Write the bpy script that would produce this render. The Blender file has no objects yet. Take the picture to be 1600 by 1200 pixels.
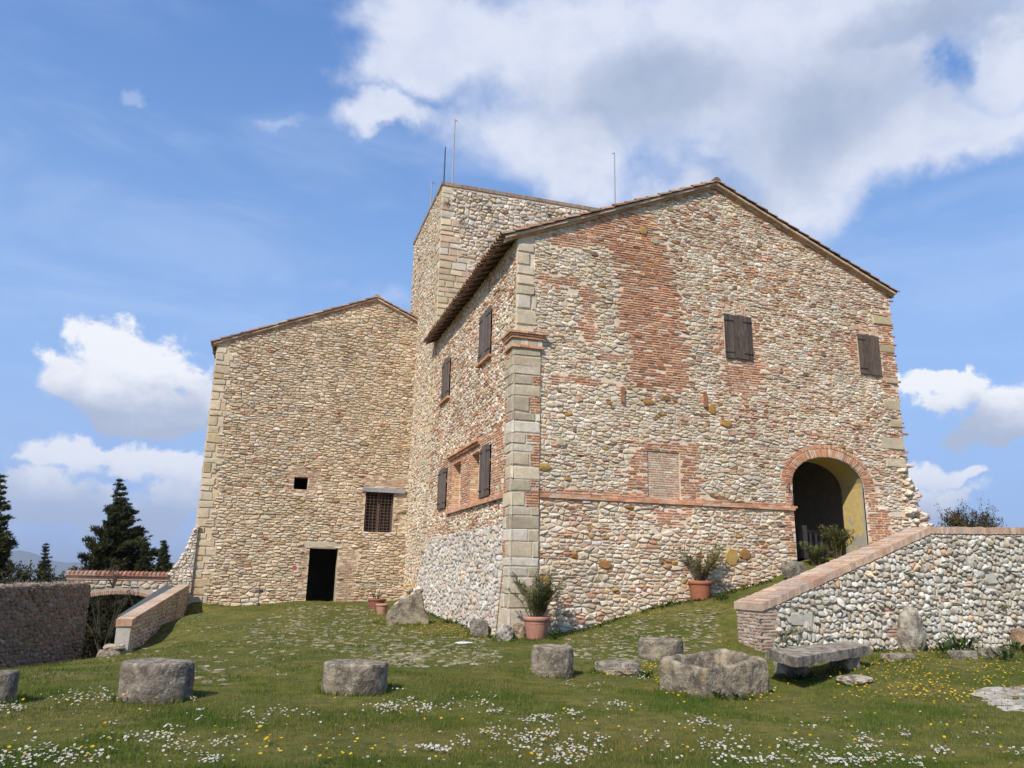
import bpy, math, random
import numpy as np
from math import radians as R, sin, cos, pi
from mathutils import Vector, Matrix, noise as mnoise
from mathutils.geometry import delaunay_2d_cdt

rng = np.random.default_rng(7)
random.seed(7)
SC = bpy.context.scene
COL = SC.collection

# ------------------------------------------------------------------ camera
FOC = 1202.0 / 1600.0 * 36.0
CAMROT = np.array([[0.952, -0.092, -0.291], [-0.304, -0.223, -0.926], [0.020, 0.970, -0.241]])
def _basis():
    f, cx, cy = 1202., 800., 600.
    hy = lambda x: 890 + .021 * (x - 405)
    d = lambda px, py: (lambda v: v / np.linalg.norm(v))(np.array([(px - cx) / f, -(py - cy) / f, -1.]))
    a = d(405, hy(405)); b = d(2000, hy(2000))
    up = np.cross(b, a); up /= np.linalg.norm(up)
    if up[1] < 0: up = -up
    return np.array([np.cross(a, up), a, up])
CAMROT = _basis()
EYE = np.array([0., 0., 1.6])
cam = bpy.data.cameras.new('camera')
cam.sensor_width = 36.0
cam.lens = FOC
cam.clip_end = 60000
camo = bpy.data.objects.new('camera', cam)
COL.objects.link(camo)
M4 = Matrix([list(map(float, r)) for r in CAMROT]).to_4x4()
M4.translation = Vector(EYE)
camo.matrix_world = M4
SC.camera = camo

def _ray(px, py):
    v = np.array([(px - 800) / 1202., -(py - 600) / 1202., -1.])
    return CAMROT @ v
def atY(px, py, y): r = _ray(px, py); return EYE + r * (y - EYE[1]) / r[1]
def atX(px, py, x): r = _ray(px, py); return EYE + r * (x - EYE[0]) / r[0]
def atZ(px, py, z): r = _ray(px, py); return EYE + r * (z - EYE[2]) / r[2]

# ------------------------------------------------------------------ sun + world
SUN_AZ = np.array([-.72, -.69]); SUN_AZ /= np.linalg.norm(SUN_AZ)
SUN_EL = R(43)
sdir = Vector((SUN_AZ[0] * cos(SUN_EL), SUN_AZ[1] * cos(SUN_EL), sin(SUN_EL)))
sun = bpy.data.lights.new('sun', 'SUN')
sun.energy = 4.2
sun.angle = R(0.5)
sun.color = (1.0, .93, .82)
suno = bpy.data.objects.new('sun', sun)
COL.objects.link(suno)
suno.rotation_euler = sdir.to_track_quat('Z', 'Y').to_euler()

W = bpy.data.worlds.new('World')
SC.world = W
W.use_nodes = True
SC.view_settings.view_transform = 'Standard'
SC.view_settings.look = 'None'
SC.view_settings.exposure = 0.2
SC.view_settings.gamma = 1.0
SC.view_settings.use_curve_mapping = False

class NT:
    """small helper to write node trees"""
    def __init__(s, tree):
        s.t = tree; s.n = tree.nodes; s.l = tree.links
    def node(s, kind, **kw):
        nd = s.n.new(kind)
        for k, v in kw.items(): setattr(nd, k, v)
        return nd
    def put(s, sock, v):
        if isinstance(v, bpy.types.NodeSocket): s.l.new(v, sock)
        elif isinstance(v, (tuple, list)) and sock.type == 'RGBA' and len(v) == 3: sock.default_value = (*v, 1)
        else: sock.default_value = v
    def math(s, op, a, b=None, c=None, clamp=False):
        nd = s.node('ShaderNodeMath', operation=op, use_clamp=clamp)
        s.put(nd.inputs[0], a)
        if b is not None: s.put(nd.inputs[1], b)
        if c is not None: s.put(nd.inputs[2], c)
        return nd.outputs[0]
    def mix(s, fac, a, b, mode='MIX'):
        nd = s.node('ShaderNodeMix', data_type='RGBA', blend_type=mode)
        s.put(nd.inputs[0], fac); s.put(nd.inputs[6], a); s.put(nd.inputs[7], b)
        return nd.outputs[2]
    def noise(s, vec, scale, detail=4, rough=.55, dist=0.0, lac=2.0):
        nd = s.node('ShaderNodeTexNoise')
        if vec is not None: s.put(nd.inputs['Vector'], vec)
        s.put(nd.inputs['Scale'], scale); s.put(nd.inputs['Detail'], detail)
        s.put(nd.inputs['Roughness'], rough); s.put(nd.inputs['Distortion'], dist); s.put(nd.inputs['Lacunarity'], lac)
        return nd.outputs[0]
    def ramp(s, v, lo, hi, a=0., b=1., smooth=True):
        nd = s.node('ShaderNodeMapRange', interpolation_type='SMOOTHSTEP' if smooth else 'LINEAR', clamp=True)
        s.put(nd.inputs[0], v); s.put(nd.inputs[1], lo); s.put(nd.inputs[2], hi); s.put(nd.inputs[3], a); s.put(nd.inputs[4], b)
        return nd.outputs[0]

def azel(px, py):
    v = _ray(px, py); v = v / np.linalg.norm(v)
    return math.degrees(math.atan2(v[0], v[1])), math.degrees(math.asin(v[2]))

def build_world():
    t = NT(W.node_tree)
    t.n.clear()
    out = t.node('ShaderNodeOutputWorld')
    bg = t.node('ShaderNodeBackground')
    sky = t.node('ShaderNodeTexSky', sky_type='NISHITA')
    sky.sun_disc = False
    sky.sun_elevation = SUN_EL
    sky.sun_rotation = math.atan2(sdir.x, sdir.y)
    sky.altitude = 300
    sky.air_density = 1.0
    sky.dust_density = .35
    sky.ozone_density = 2.0
    tc = t.node('ShaderNodeTexCoord')
    sep = t.node('ShaderNodeSeparateXYZ')
    t.l.new(tc.outputs['Generated'], sep.inputs[0])
    x, y, z = sep.outputs
    az = t.math('MULTIPLY', t.math('ARCTAN2', x, y), 180 / pi)
    el = t.math('MULTIPLY', t.math('ARCSINE', z), 180 / pi)
    P = tc.outputs['Generated']
    wn = t.node('ShaderNodeTexNoise'); t.l.new(P, wn.inputs['Vector']); wn.inputs['Scale'].default_value = 7.5; wn.inputs['Detail'].default_value = 7; wn.inputs['Roughness'].default_value = .62
    wn2 = t.node('ShaderNodeTexNoise'); t.l.new(P, wn2.inputs['Vector']); wn2.inputs['Scale'].default_value = 3.1; wn2.inputs['Detail'].default_value = 8; wn2.inputs['Roughness'].default_value = .6
    sw1 = t.node('ShaderNodeSeparateColor'); t.l.new(wn.outputs[1], sw1.inputs[0]); sw2 = t.node('ShaderNodeSeparateColor'); t.l.new(wn2.outputs[1], sw2.inputs[0])
    az0, el0 = az, el
    az_s = t.math('ADD', az, t.math('MULTIPLY', t.math('SUBTRACT', sw1.outputs[0], .5), 13)); el_s = t.math('ADD', el, t.math('MULTIPLY', t.math('SUBTRACT', sw1.outputs[1], .5), 9))
    az_b = t.math('ADD', az, t.math('MULTIPLY', t.math('SUBTRACT', sw2.outputs[0], .5), 24)); el_b = t.math('ADD', el, t.math('MULTIPLY', t.math('SUBTRACT', sw2.outputs[1], .5), 20))
    # stretch so cloud detail is wider than high
    mp = t.node('ShaderNodeMapping'); t.put(mp.inputs['Vector'], P); mp.inputs['Scale'].default_value = (1, 1, 1.5)
    V = mp.outputs[0]
    def blob(px, py, rx, ry, az=None, el=None):
        a, e = azel(px, py)
        k = 1202. * pi / 180 / 1.0
        # px size to degrees (approx, at this place)
        a2, _ = azel(px + rx, py); _, e2 = azel(px, py - ry)
        ra = abs(a2 - a) + 1e-3; re = abs(e2 - e) + 1e-3
        dx = t.math('DIVIDE', t.math('SUBTRACT', az, a), ra)
        dy = t.math('DIVIDE', t.math('SUBTRACT', el, e), re)
        r = t.math('SQRT', t.math('ADD', t.math('MULTIPLY', dx, dx), t.math('MULTIPLY', dy, dy)))
        return t.math('SUBTRACT', 1.0, r)
    def union(bl, w=None):
        az, el = w or (az_s, el_s)
        m = blob(*bl[0], az, el)
        for b in bl[1:]:
            nd = t.node('ShaderNodeMath', operation='SMOOTH_MAX')
            t.put(nd.inputs[0], m); t.put(nd.inputs[1], blob(*b, az, el)); nd.inputs[2].default_value = .25
            m = nd.outputs[0]
        return m
    n1 = t.noise(V, 6.0, 8, .55, .35)
    n2 = t.noise(V, 17.0, 7, .6, .2)
    n3 = t.noise(V, 3.0, 5, .5, .5)
    # soft bank, upper right
    bank = union([(700, 70, 150, 100), (900, 80, 200, 190), (850, 240, 150, 120), (660, 130, 110, 60), (1090, 120, 280, 230), (1300, 40, 330, 130),
                  (1560, 90, 330, 130), (1290, 290, 260, 100), (1470, 240, 210, 70), (640, 215, 90, 45), (1270, 190, 280, 150), (1380, 250, 200, 90), (1050, 330, 170, 60),
                  (1540, -150, 700, 160), (1900, 60, 400, 200)], (az_b, el_b))
    bd = t.math('ADD', t.math('MULTIPLY', bank, 1.9), t.math('MULTIPLY', t.math('SUBTRACT', n1, .5), 2.4))
    hole = union([(1410, 140, 60, 60), (2400, 105, 40, 25)], (az_b, el_b))
    bd = t.math('SUBTRACT', bd, t.math('MULTIPLY', t.math('MAXIMUM', hole, 0.0), 1.3))
    bd = t.ramp(bd, -.35, 1.05)
    # grey body of the bank
    grey = union([(1290, 220, 300, 150), (1000, 180, 200, 110), (1400, 70, 300, 70), (1130, 300, 200, 80)], (az_b, el_b))
    gk = t.ramp(t.math('ADD', grey, t.math('MULTIPLY', t.math('SUBTRACT', n3, .5), 1.6)), -.1, .9)
    bcol = t.mix(gk, (.66, .70, .82), (.36, .43, .58))
    bcol = t.mix(t.math('MULTIPLY', t.ramp(n2, .40, .66), .45), bcol, t.mix(gk, (.50, .57, .74), (.44, .51, .66)))
    # hard cumulus
    cum = union([(170, 545, 95, 56), (105, 590, 95, 48), (255, 570, 95, 54), (200, 625, 165, 46), (330, 610, 70, 48),
                 (1560, 620, 85, 52), (1660, 600, 90, 60), (1560, 665, 120, 34), (1480, 600, 60, 34), (1450, 590, 60, 28)])
    cd = t.math('ADD', t.math('MULTIPLY', cum, 1.3), t.math('MULTIPLY', t.math('SUBTRACT', n2, .5), 1.7))
    cdm = t.ramp(cd, -.06, .46)
    soft = union([(150, 715, 120, 34), (230, 725, 80, 40), (80, 730, 90, 34), (290, 755, 65, 34), (60, 790, 200, 40), (250, 800, 160, 30), (1440, 748, 75, 34), (1500, 752, 60, 24), (1450, 790, 130, 24)])
    sd = t.math('ADD', t.math('MULTIPLY', soft, 1.2), t.math('MULTIPLY', t.math('SUBTRACT', n2, .5), 1.2))
    sdm = t.math('MULTIPLY', t.ramp(sd, .0, .5), .9)
    # underside of the cumulus is grey: elevation based, perturbed
    def under(px, py0, py1):
        e0 = azel(px, py0)[1]; e1 = azel(px, py1)[1]
        return t.ramp(t.math('ADD', el, t.math('MULTIPLY', t.math('SUBTRACT', n2, .5), 5.0)), e1, e0, 1, 0)
    ul = under(170, 560, 660); ur = under(1540, 600, 690)
    right = t.math('GREATER_THAN', az, 25)
    u = t.math('ADD', t.math('MULTIPLY', ul, t.math('SUBTRACT', 1, right)), t.math('MULTIPLY', ur, right))
    ccol = t.mix(u, (.80, .82, .88), (.38, .45, .61))
    scol = t.mix(t.ramp(t.math('ADD', el, t.math('MULTIPLY', n2, 3)), azel(160, 790)[1] + 1, azel(160, 700)[1] + 1, 0, 1), (.36, .44, .62), (.74, .77, .85))
    # thin high veil and wisps
    mp2 = t.node('ShaderNodeMapping'); t.put(mp2.inputs['Vector'], P); mp2.inputs['Scale'].default_value = (1.2, 1.2, 4.0); mp2.inputs['Rotation'].default_value = (.35, .3, 0)
    veil = t.math('MULTIPLY', t.ramp(t.noise(mp2.outputs[0], 2.6, 7, .6, .6), .42, .78), .30)
    wisp = union([(228, 148, 30, 14), (600, 462, 110, 34), (465, 195, 44, 18)])
    wd = t.math('MULTIPLY', t.ramp(t.math('ADD', wisp, t.math('MULTIPLY', t.math('SUBTRACT', n2, .5), 1.8)), .05, 1.1), .26)
    skyc = t.node('ShaderNodeVectorMath', operation='SCALE')
    t.l.new(sky.outputs[0], skyc.inputs[0]); skyc.inputs['Scale'].default_value = .15
    hs = t.node('ShaderNodeHueSaturation'); hs.inputs['Saturation'].default_value = 1.1; hs.inputs['Value'].default_value = 1.0
    t.l.new(skyc.outputs[0], hs.inputs['Color'])
    c = hs.outputs[0]
    c = t.mix(.62, c, t.mix(t.ramp(el, 0, 50), (.34, .54, .92), (.085, .225, .60)))
    c = t.mix(t.ramp(el, 26, -2, 0, .9, True), c, (.25, .38, .70))
    c = t.mix(veil, c, (.55, .66, .88))
    c = t.mix(wd, c, (.70, .76, .90))
    c = t.mix(sdm, c, scol)
    c = t.mix(cdm, c, ccol)
    c = t.mix(t.math('MULTIPLY', bd, .96), c, bcol)
    t.put(bg.inputs[0], c)
    bg.inputs[1].default_value = 1.0
    t.l.new(bg.outputs[0], out.inputs[0])
build_world()

# ------------------------------------------------------------------ mesh builder
class MB:
    def __init__(s): s.V = []; s.F = []; s.C = []; s.M = []; s.nv = 0; s.S = []
    def add(s, V, F, col=(.5, .5, .5), mat=0, smooth=False):
        """V (n,3); F list of int arrays (m,k) or list of tuples; col (3,) or (n,3)"""
        V = np.asarray(V, float).reshape(-1, 3)
        c = np.asarray(col, float)
        if c.ndim == 1: c = np.tile(c[:3], (len(V), 1))
        if isinstance(F, np.ndarray): F = [F]
        elif len(F) and not isinstance(F[0], np.ndarray): 
            g = {}
            for f in F: g.setdefault(len(f), []).append(f)
            F = [np.array(v, int) for v in g.values()]
        for f in F:
            if len(f) == 0: continue
            s.F.append(f + s.nv); s.M.append(np.full(len(f), mat)); s.S.append(np.full(len(f), smooth))
        s.V.append(V); s.C.append(c); s.nv += len(V)
    def box(s, a, b, col=(.5, .5, .5), mat=0, jit=0.0, T=None):
        a = np.minimum(a, b) * 1.0 if False else np.array(a, float); b = np.array(b, float)
        lo = np.minimum(a, b); hi = np.maximum(a, b)
        V = np.array([[x, y, z] for z in (lo[2], hi[2]) for y in (lo[1], hi[1]) for x in (lo[0], hi[0])])
        if jit: V = V + rng.uniform(-jit, jit, V.shape)
        if T is not None: V = T(V)
        s.add(V, np.array([[0, 2, 3, 1], [4, 5, 7, 6], [0, 1, 5, 4], [2, 6, 7, 3], [0, 4, 6, 2], [1, 3, 7, 5]]), col, mat)
    def tube(s, pts, rad, n=8, col=(.5, .5, .5), mat=0, caps=True, smooth=True):
        pts = np.asarray(pts, float); rad = np.broadcast_to(np.asarray(rad, float), (len(pts),))
        V = []
        for i, p in enumerate(pts):
            t = pts[min(i + 1, len(pts) - 1)] - pts[max(i - 1, 0)]
            t = t / (np.linalg.norm(t) + 1e-9)
            a = np.cross(t, [0, 0, 1.]) if abs(t[2]) < .9 else np.cross(t, [1., 0, 0])
            a /= np.linalg.norm(a); b = np.cross(t, a)
            for k in range(n):
                w = 2 * pi * k / n
                V.append(p + rad[i] * (cos(w) * a + sin(w) * b))
        F = [(i * n + k, i * n + (k + 1) % n, (i + 1) * n + (k + 1) % n, (i + 1) * n + k) for i in range(len(pts) - 1) for k in range(n)]
        s.add(V, F, col, mat, smooth)
        if caps:
            m = (len(pts) - 1) * n
            s.add(V[:n], [tuple(range(n))[::-1]], col, mat); s.add(V[m:], [tuple(range(n))], col, mat)
    def build(s, name, mat, parent=None, **tags):
        me = bpy.data.meshes.new(name)
        V = np.concatenate(s.V); C = np.concatenate(s.C)
        me.vertices.add(len(V)); me.vertices.foreach_set('co', V.ravel())
        nl = sum(f.size for f in s.F)
        me.loops.add(nl); me.loops.foreach_set('vertex_index', np.concatenate([f.ravel() for f in s.F]))
        tot = np.concatenate([np.full(len(f), f.shape[1]) for f in s.F])
        me.polygons.add(len(tot))
        me.polygons.foreach_set('loop_start', np.concatenate([[0], np.cumsum(tot)[:-1]]))
        me.polygons.foreach_set('material_index', np.concatenate(s.M))
        me.polygons.foreach_set('use_smooth', np.concatenate(s.S))
        me.update(calc_edges=True)
        at = me.color_attributes.new('Col', 'FLOAT_COLOR', 'POINT')
        at.data.foreach_set('color', np.hstack([C, np.ones((len(C), 1))]).ravel())
        for m in (mat if isinstance(mat, (list, tuple)) else [mat]): me.materials.append(m)
        me.validate()
        o = bpy.data.objects.new(name, me); COL.objects.link(o)
        if parent: o.parent = parent; 
        tag(o, **tags)
        return o

def tag(o, label=None, cat=None, group=None, kind=None):
    if label: o['label'] = label
    if cat: o['category'] = cat
    if group: o['group'] = group
    if kind: o['kind'] = kind
    return o
def thing(name, label, cat, group=None, loc=(0, 0, 0)):
    o = bpy.data.objects.new(name, None); COL.objects.link(o); o.location = loc
    o.empty_display_size = .2
    return tag(o, label, cat, group)

# ------------------------------------------------------------------ materials
def mat_vc(name, rough=.92, n_scale=14., n_amt=.28, bump=.012, bscale=45., bdet=6, stain=.0, spec=.25):
    m = bpy.data.materials.new(name); m.use_nodes = True
    t = NT(m.node_tree); b = t.n['Principled BSDF']
    at = t.node('ShaderNodeAttribute', attribute_name='Col')
    tc = t.node('ShaderNodeTexCoord'); P = tc.outputs['Object']
    geo = t.node('ShaderNodeNewGeometry'); P = geo.outputs['Position']
    n = t.noise(P, n_scale, 6, .65)
    f = t.ramp(n, .25, .75, 1 - n_amt, 1 + n_amt, False)
    vm = t.node('ShaderNodeVectorMath', operation='SCALE'); t.l.new(at.outputs[0], vm.inputs[0]); t.l.new(f, vm.inputs['Scale'])
    c = vm.outputs[0]
    if stain:
        s1 = t.noise(P, 1.1, 6, .6, .4)
        c = t.mix(t.math('MULTIPLY', t.ramp(s1, .52, .72), stain), c, (.16, .13, .095))
    t.put(b.inputs['Base Color'], c)
    b.inputs['Roughness'].default_value = rough
    b.inputs['Specular IOR Level'].default_value = spec
    bn = t.noise(P, bscale, bdet, .6)
    bp = t.node('ShaderNodeBump'); bp.inputs['Strength'].default_value = .8; bp.inputs['Distance'].default_value = bump
    t.l.new(bn, bp.inputs['Height']); t.l.new(bp.outputs[0], b.inputs['Normal'])
    return m
M_MAS = mat_vc('masonry', .95, 9., .22, .014, 38., 6, .12)
M_TILE = mat_vc('roof_tile', .9, 6., .35, .006, 60.)
def mat_lichen():
    m = mat_vc('lichened_stone', .95, 7., .25, .045, 22., 10, .0)
    t = NT(m.node_tree); b = t.n['Principled BSDF']; P = t.node('ShaderNodeNewGeometry').outputs['Position']
    src = b.inputs['Base Color'].links[0].from_socket
    n1 = t.noise(P, 4.2, 9, .7, .5); n2 = t.noise(P, 17., 6, .65, .3); n3 = t.noise(P, 2.3, 6, .6, .8); n4 = t.noise(P, 60., 3, .6)
    c = t.mix(1.0, src, (.92, .84, .74), 'MULTIPLY')
    c = t.mix(t.math('MULTIPLY', t.ramp(n1, .42, .60), .75), c, (.080, .066, .052))
    c = t.mix(t.math('MULTIPLY', t.ramp(n2, .55, .68), .65), c, (.46, .43, .36))
    c = t.mix(t.math('MULTIPLY', t.ramp(n3, .60, .70), .45), c, (.30, .21, .08))
    c = t.mix(t.math('MULTIPLY', t.ramp(n4, .5, .7), .35), c, (.06, .055, .045))
    t.put(b.inputs['Base Color'], c)
    return m
M_STONE = mat_lichen()
M_PALE = mat_vc('pale_rock', .95, 9., .3, .02, 24., 9, .3)
M_WOOD = mat_vc('old_wood', .85, 5., .25, .004, 30.)
def grain(m):
    t = NT(m.node_tree); b = t.n['Principled BSDF']; P = t.node('ShaderNodeNewGeometry').outputs['Position']
    mp = t.node('ShaderNodeMapping'); t.put(mp.inputs['Vector'], P); mp.inputs['Scale'].default_value = (26, 26, 2.2)
    src = b.inputs['Base Color'].links[0].from_socket
    n = t.noise(mp.outputs[0], 1.4, 6, .7, .3)
    c = t.mix(t.math('MULTIPLY', t.ramp(n, .50, .72), .65), src, (.26, .22, .19))
    c = t.mix(t.math('MULTIPLY', t.ramp(n, .48, .30), .6), c, (.03, .022, .018))
    t.put(b.inputs['Base Color'], c)
grain(M_WOOD)
def weather(m):
    t = NT(m.node_tree); b = t.n['Principled BSDF']; P = t.node('ShaderNodeNewGeometry').outputs['Position']
    src = b.inputs['Base Color'].links[0].from_socket
    k = t.math('MULTIPLY', t.ramp(t.noise(P, .45, 5, .6, .6), .3, .7, .92, 1.14, False), t.ramp(t.noise(P, 1.9, 5, .65, .4), .3, .7, .94, 1.08, False))
    vm = t.node('ShaderNodeVectorMath', operation='SCALE'); t.l.new(src, vm.inputs[0]); t.l.new(k, vm.inputs['Scale'])
    mp = t.node('ShaderNodeMapping'); t.put(mp.inputs['Vector'], P); mp.inputs['Scale'].default_value = (2.2, 2.2, .35)
    st = t.ramp(t.noise(mp.outputs[0], 1.0, 6, .65, .3), .60, .74)
    c = t.mix(t.math('MULTIPLY', st, .22), vm.outputs[0], (.22, .19, .15))
    t.put(b.inputs['Base Color'], c)
weather(M_MAS)
M_METAL = mat_vc('metal', .5, 8., .1, .001, 60.)
M_TERRA = mat_vc('terracotta', .85, 12., .2, .002, 60.)
M_PLAST = mat_vc('plaster', .95, 3.5, .18, .004, 30., 6, .25)

def mat_leaf(name, tr=.35):
    m = bpy.data.materials.new(name); m.use_nodes = True
    t = NT(m.node_tree); b = t.n['Principled BSDF']
    at = t.node('ShaderNodeAttribute', attribute_name='Col')
    t.l.new(at.outputs[0], b.inputs['Base Color'])
    b.inputs['Roughness'].default_value = .7; b.inputs['Specular IOR Level'].default_value = .25
    tl = t.node('ShaderNodeBsdfTranslucent'); t.l.new(at.outputs[0], tl.inputs[0])
    mx = t.node('ShaderNodeMixShader'); mx.inputs[0].default_value = tr
    t.l.new(b.outputs[0], mx.inputs[1]); t.l.new(tl.outputs[0], mx.inputs[2])
    t.l.new(mx.outputs[0], t.n['Material Output'].inputs[0])
    return m
M_LEAF = mat_leaf('leaf')
M_GRASS = mat_leaf('grass_blade', .3)

# ------------------------------------------------------------------ key positions
XS, YF = 6.2, 19.5          # side plane, front plane of the main house
XE = 19.36                  # right edge
ZE, ZP = 11.0, 13.78        # eave, peak
XP = .5 * (XS + XE)
YT, YT2, XT2, ZT = 30.5, 37.2, 13.6, 18.42      # tower
YW = 35.0                   # left wing
PIER = atZ(1195, 1018, .15)
YR = PIER[1]; XR = PIER[0]

# ------------------------------------------------------------------ terrain
_cp = [(-3, 5, 0), (3, 5, 0), (8, 5, 0.03), (14, 5, .1), (-3, 11, 0), (1.4, 11, 0), (5, 11, 0), (10, 11, .05), (16, 11, .1), (22, 8, .1), (22, 13, .15),
       (-12, 3, 0), (-14, 12, -.1), (0, -10, 0), (14, -10, 0), (-14, -10, 0),
       (7, 19.5, .08), (8, 19.5, .22), (9.87, 19.5, .75), (11.64, 19.5, 1.1), (13.5, 19.5, 1.48), (14.74, 19.5, 1.9), (15.5, 19.5, 2.2), (18.2, 19.5, 2.3), (22, 19.5, 2.35), (28, 19, 2.4), (28, 26, 2.4),
       (6.2, 20, .05), (6.2, 23, .12), (6.2, 26.3, .17), (6.2, 30.7, .30), (4.2, 35, .32), (2, 35, .34), (0, 35, .17), (-1.7, 35, .2), (-2.5, 35, .2),
       (9, 16, .25), (XR, YR, .15), (6, 15, .03), (3, 18, .02), (0, 18, -.1), (3, 25, .1), (0, 26, -.05),
       (-2.9, 24.5, -.62), (-2.75, 30, -.2), (-5, 22, -.95), (-5.7, 22, -1.07), (-5, 26, -1.15), (-4.2, 34, -2.1), (-6, 36, -2.2), (-5, 30, -1.6), (-3, 20, -.35), (-3.9, 18, -.35), (-7, 18, -.5), (-6, 42, -2.6), (-12, 30, -2), (-12, 45, -3.2),
       (2, 48, -1), (15, 48, 0), (28, 45, 0), (-20, 20, -1.5), (40, 20, 1.2), (40, 0, .3), (-30, 40, -5), (-30, 0, -2), (0, 70, -6), (30, 75, -6), (60, 40, -3), (60, -10, -2), (0, -50, -3)]
_cpb = [(11.6, 15.6, .55), (12.6, 15.3, 1.05), (13.6, 15.3, 1.45), (15, 15.3, 1.98), (17, 15.3, 2.3), (20, 15.3, 2.35), (26, 15.3, 2.4), (16, 17.5, 2.1)]
def _fit(cp):
    A = np.array(cp, float); X = A[:, :2]
    D = np.sqrt(((X[:, None] - X[None]) ** 2).sum(-1) + .6)
    n = len(A)
    K = np.zeros((n + 3, n + 3)); K[:n, :n] = D + np.eye(n) * .02; K[:n, n] = 1; K[n, :n] = 1
    K[:n, n + 1:] = X; K[n + 1:, :n] = X.T
    w = np.linalg.solve(K, np.concatenate([A[:, 2], [0, 0, 0]]))
    return X, w
_FA = _fit(_cp); _FB = _fit(_cp + _cpb)
def _ev(F, x, y):
    X, w = F
    x = np.asarray(x, float); y = np.asarray(y, float)
    r = np.sqrt((x[..., None] - X[:, 0]) ** 2 + (y[..., None] - X[:, 1]) ** 2 + .6)
    return r @ w[:len(X)] + w[len(X)] + x * w[-2] + y * w[-1]
def ground(x, y):
    x = np.asarray(x, float); y = np.asarray(y, float)
    a = _ev(_FA, x, y)
    behind = (y > YR + .3)
    b = _ev(_FB, x, y)
    flat = np.where(x < XR, a, .02 + .009 * np.maximum(y, 0))
    k = np.clip((x - (XR - 1.5)) / 1.5, 0, 1)
    front = a * (1 - k) + (.02 + .009 * np.maximum(y, 0)) * k
    z = np.where(behind, b, front)
    r = np.hypot(x, y - 15)
    # the hilltop falls away to the plain
    f = np.clip((r - 45) / 40, 0, 1); f = f * f * (3 - 2 * f)
    far = -6 - 254 * (1 - np.exp(-np.maximum(r - 60, 0) / 500.))
    z = z * (1 - f) + far * f
    bump = .018 * np.sin(x * 2.1 + 1.3 * np.sin(y * 1.3)) * np.sin(y * 1.9 + x * .7) + .012 * np.sin(x * 4.7 + y * 3.1)
    return z + np.where(r < 60, bump, 0)
def G(x, y): return float(ground(x, y))
def on_ground(px, py):
    r = _ray(px, py); s = .5
    for _ in range(4000):
        p = EYE + r * s
        if p[2] <= G(p[0], p[1]): break
        s += .02 * (1 + s * .02)
    return p

def make_ground():
    # near sheet and far sheet share one object
    def axis(lo, hi, step, far, n):
        a = np.arange(lo, hi + 1e-6, step)
        g = np.geomspace(step * 1.5, far, n)
        return np.concatenate([lo - g[::-1], a, hi + g])
    xs = axis(-12, 26, .2, 30000, 46); ys = axis(2, 38, .2, 30000, 46)
    # extra line pair so the step at the ramp wall stays inside that wall
    ys = np.sort(np.concatenate([ys, [YR + .28, YR + .31]]))
    X, Y = np.meshgrid(xs, ys)
    Z = ground(X.ravel(), Y.ravel()).reshape(X.shape)
    nx, ny = len(xs), len(ys)
    V = np.stack([X, Y, Z], -1).reshape(-1, 3)
    i = np.arange(ny - 1)[:, None] * nx + np.arange(nx - 1)[None]
    F = np.stack([i, i + 1, i + 1 + nx, i + nx], -1).reshape(-1, 4)
    mb = MB(); mb.add(V, F, (.1, .1, .05), 0, True)
    m = bpy.data.materials.new('lawn_soil'); m.use_nodes = True
    t = NT(m.node_tree); b = t.n['Principled BSDF']
    P = t.node('ShaderNodeNewGeometry').outputs['Position']
    n1 = t.noise(P, .55, 5, .6, .3); n2 = t.noise(P, 5., 6, .65); n3 = t.noise(P, 70., 3, .6); n4 = t.noise(P, 1.6, 4, .6, .6)
    c = t.mix(t.ramp(n1, .38, .62), (.100, .120, .016), (.215, .182, .048))
    c = t.mix(t.ramp(n2, .35, .7), c, (.065, .078, .014))
    c = t.mix(t.math('MULTIPLY', t.ramp(n4, .60, .70), .7), c, (.22, .165, .09))
    c = t.mix(t.math('MULTIPLY', t.ramp(n3, .3, .75), .5), c, (.13, .12, .05))
    sep = t.node('ShaderNodeSeparateXYZ'); t.l.new(P, sep.inputs[0])
    # country far below the hill: fields and woods
    vor = t.node('ShaderNodeTexVoronoi'); t.put(vor.inputs['Vector'], P); vor.inputs['Scale'].default_value = .004
    cr = t.mix(t.ramp(t.noise(P, .002, 5, .6), .4, .6), (.08, .10, .04), (.20, .17, .09))
    c = t.mix(t.ramp(sep.outputs[2], -8, -30, 0, 1), c, cr)
    t.put(b.inputs['Base Color'], c); b.inputs['Roughness'].default_value = 1; b.inputs['Specular IOR Level'].default_value = .1
    bp = t.node('ShaderNodeBump'); bp.inputs['Strength'].default_value = .9; bp.inputs['Distance'].default_value = .03
    t.l.new(t.noise(P, 28., 6, .7), bp.inputs['Height']); t.l.new(bp.outputs[0], b.inputs['Normal'])
    mb.build('ground', m, kind='structure')
make_ground()

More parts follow.
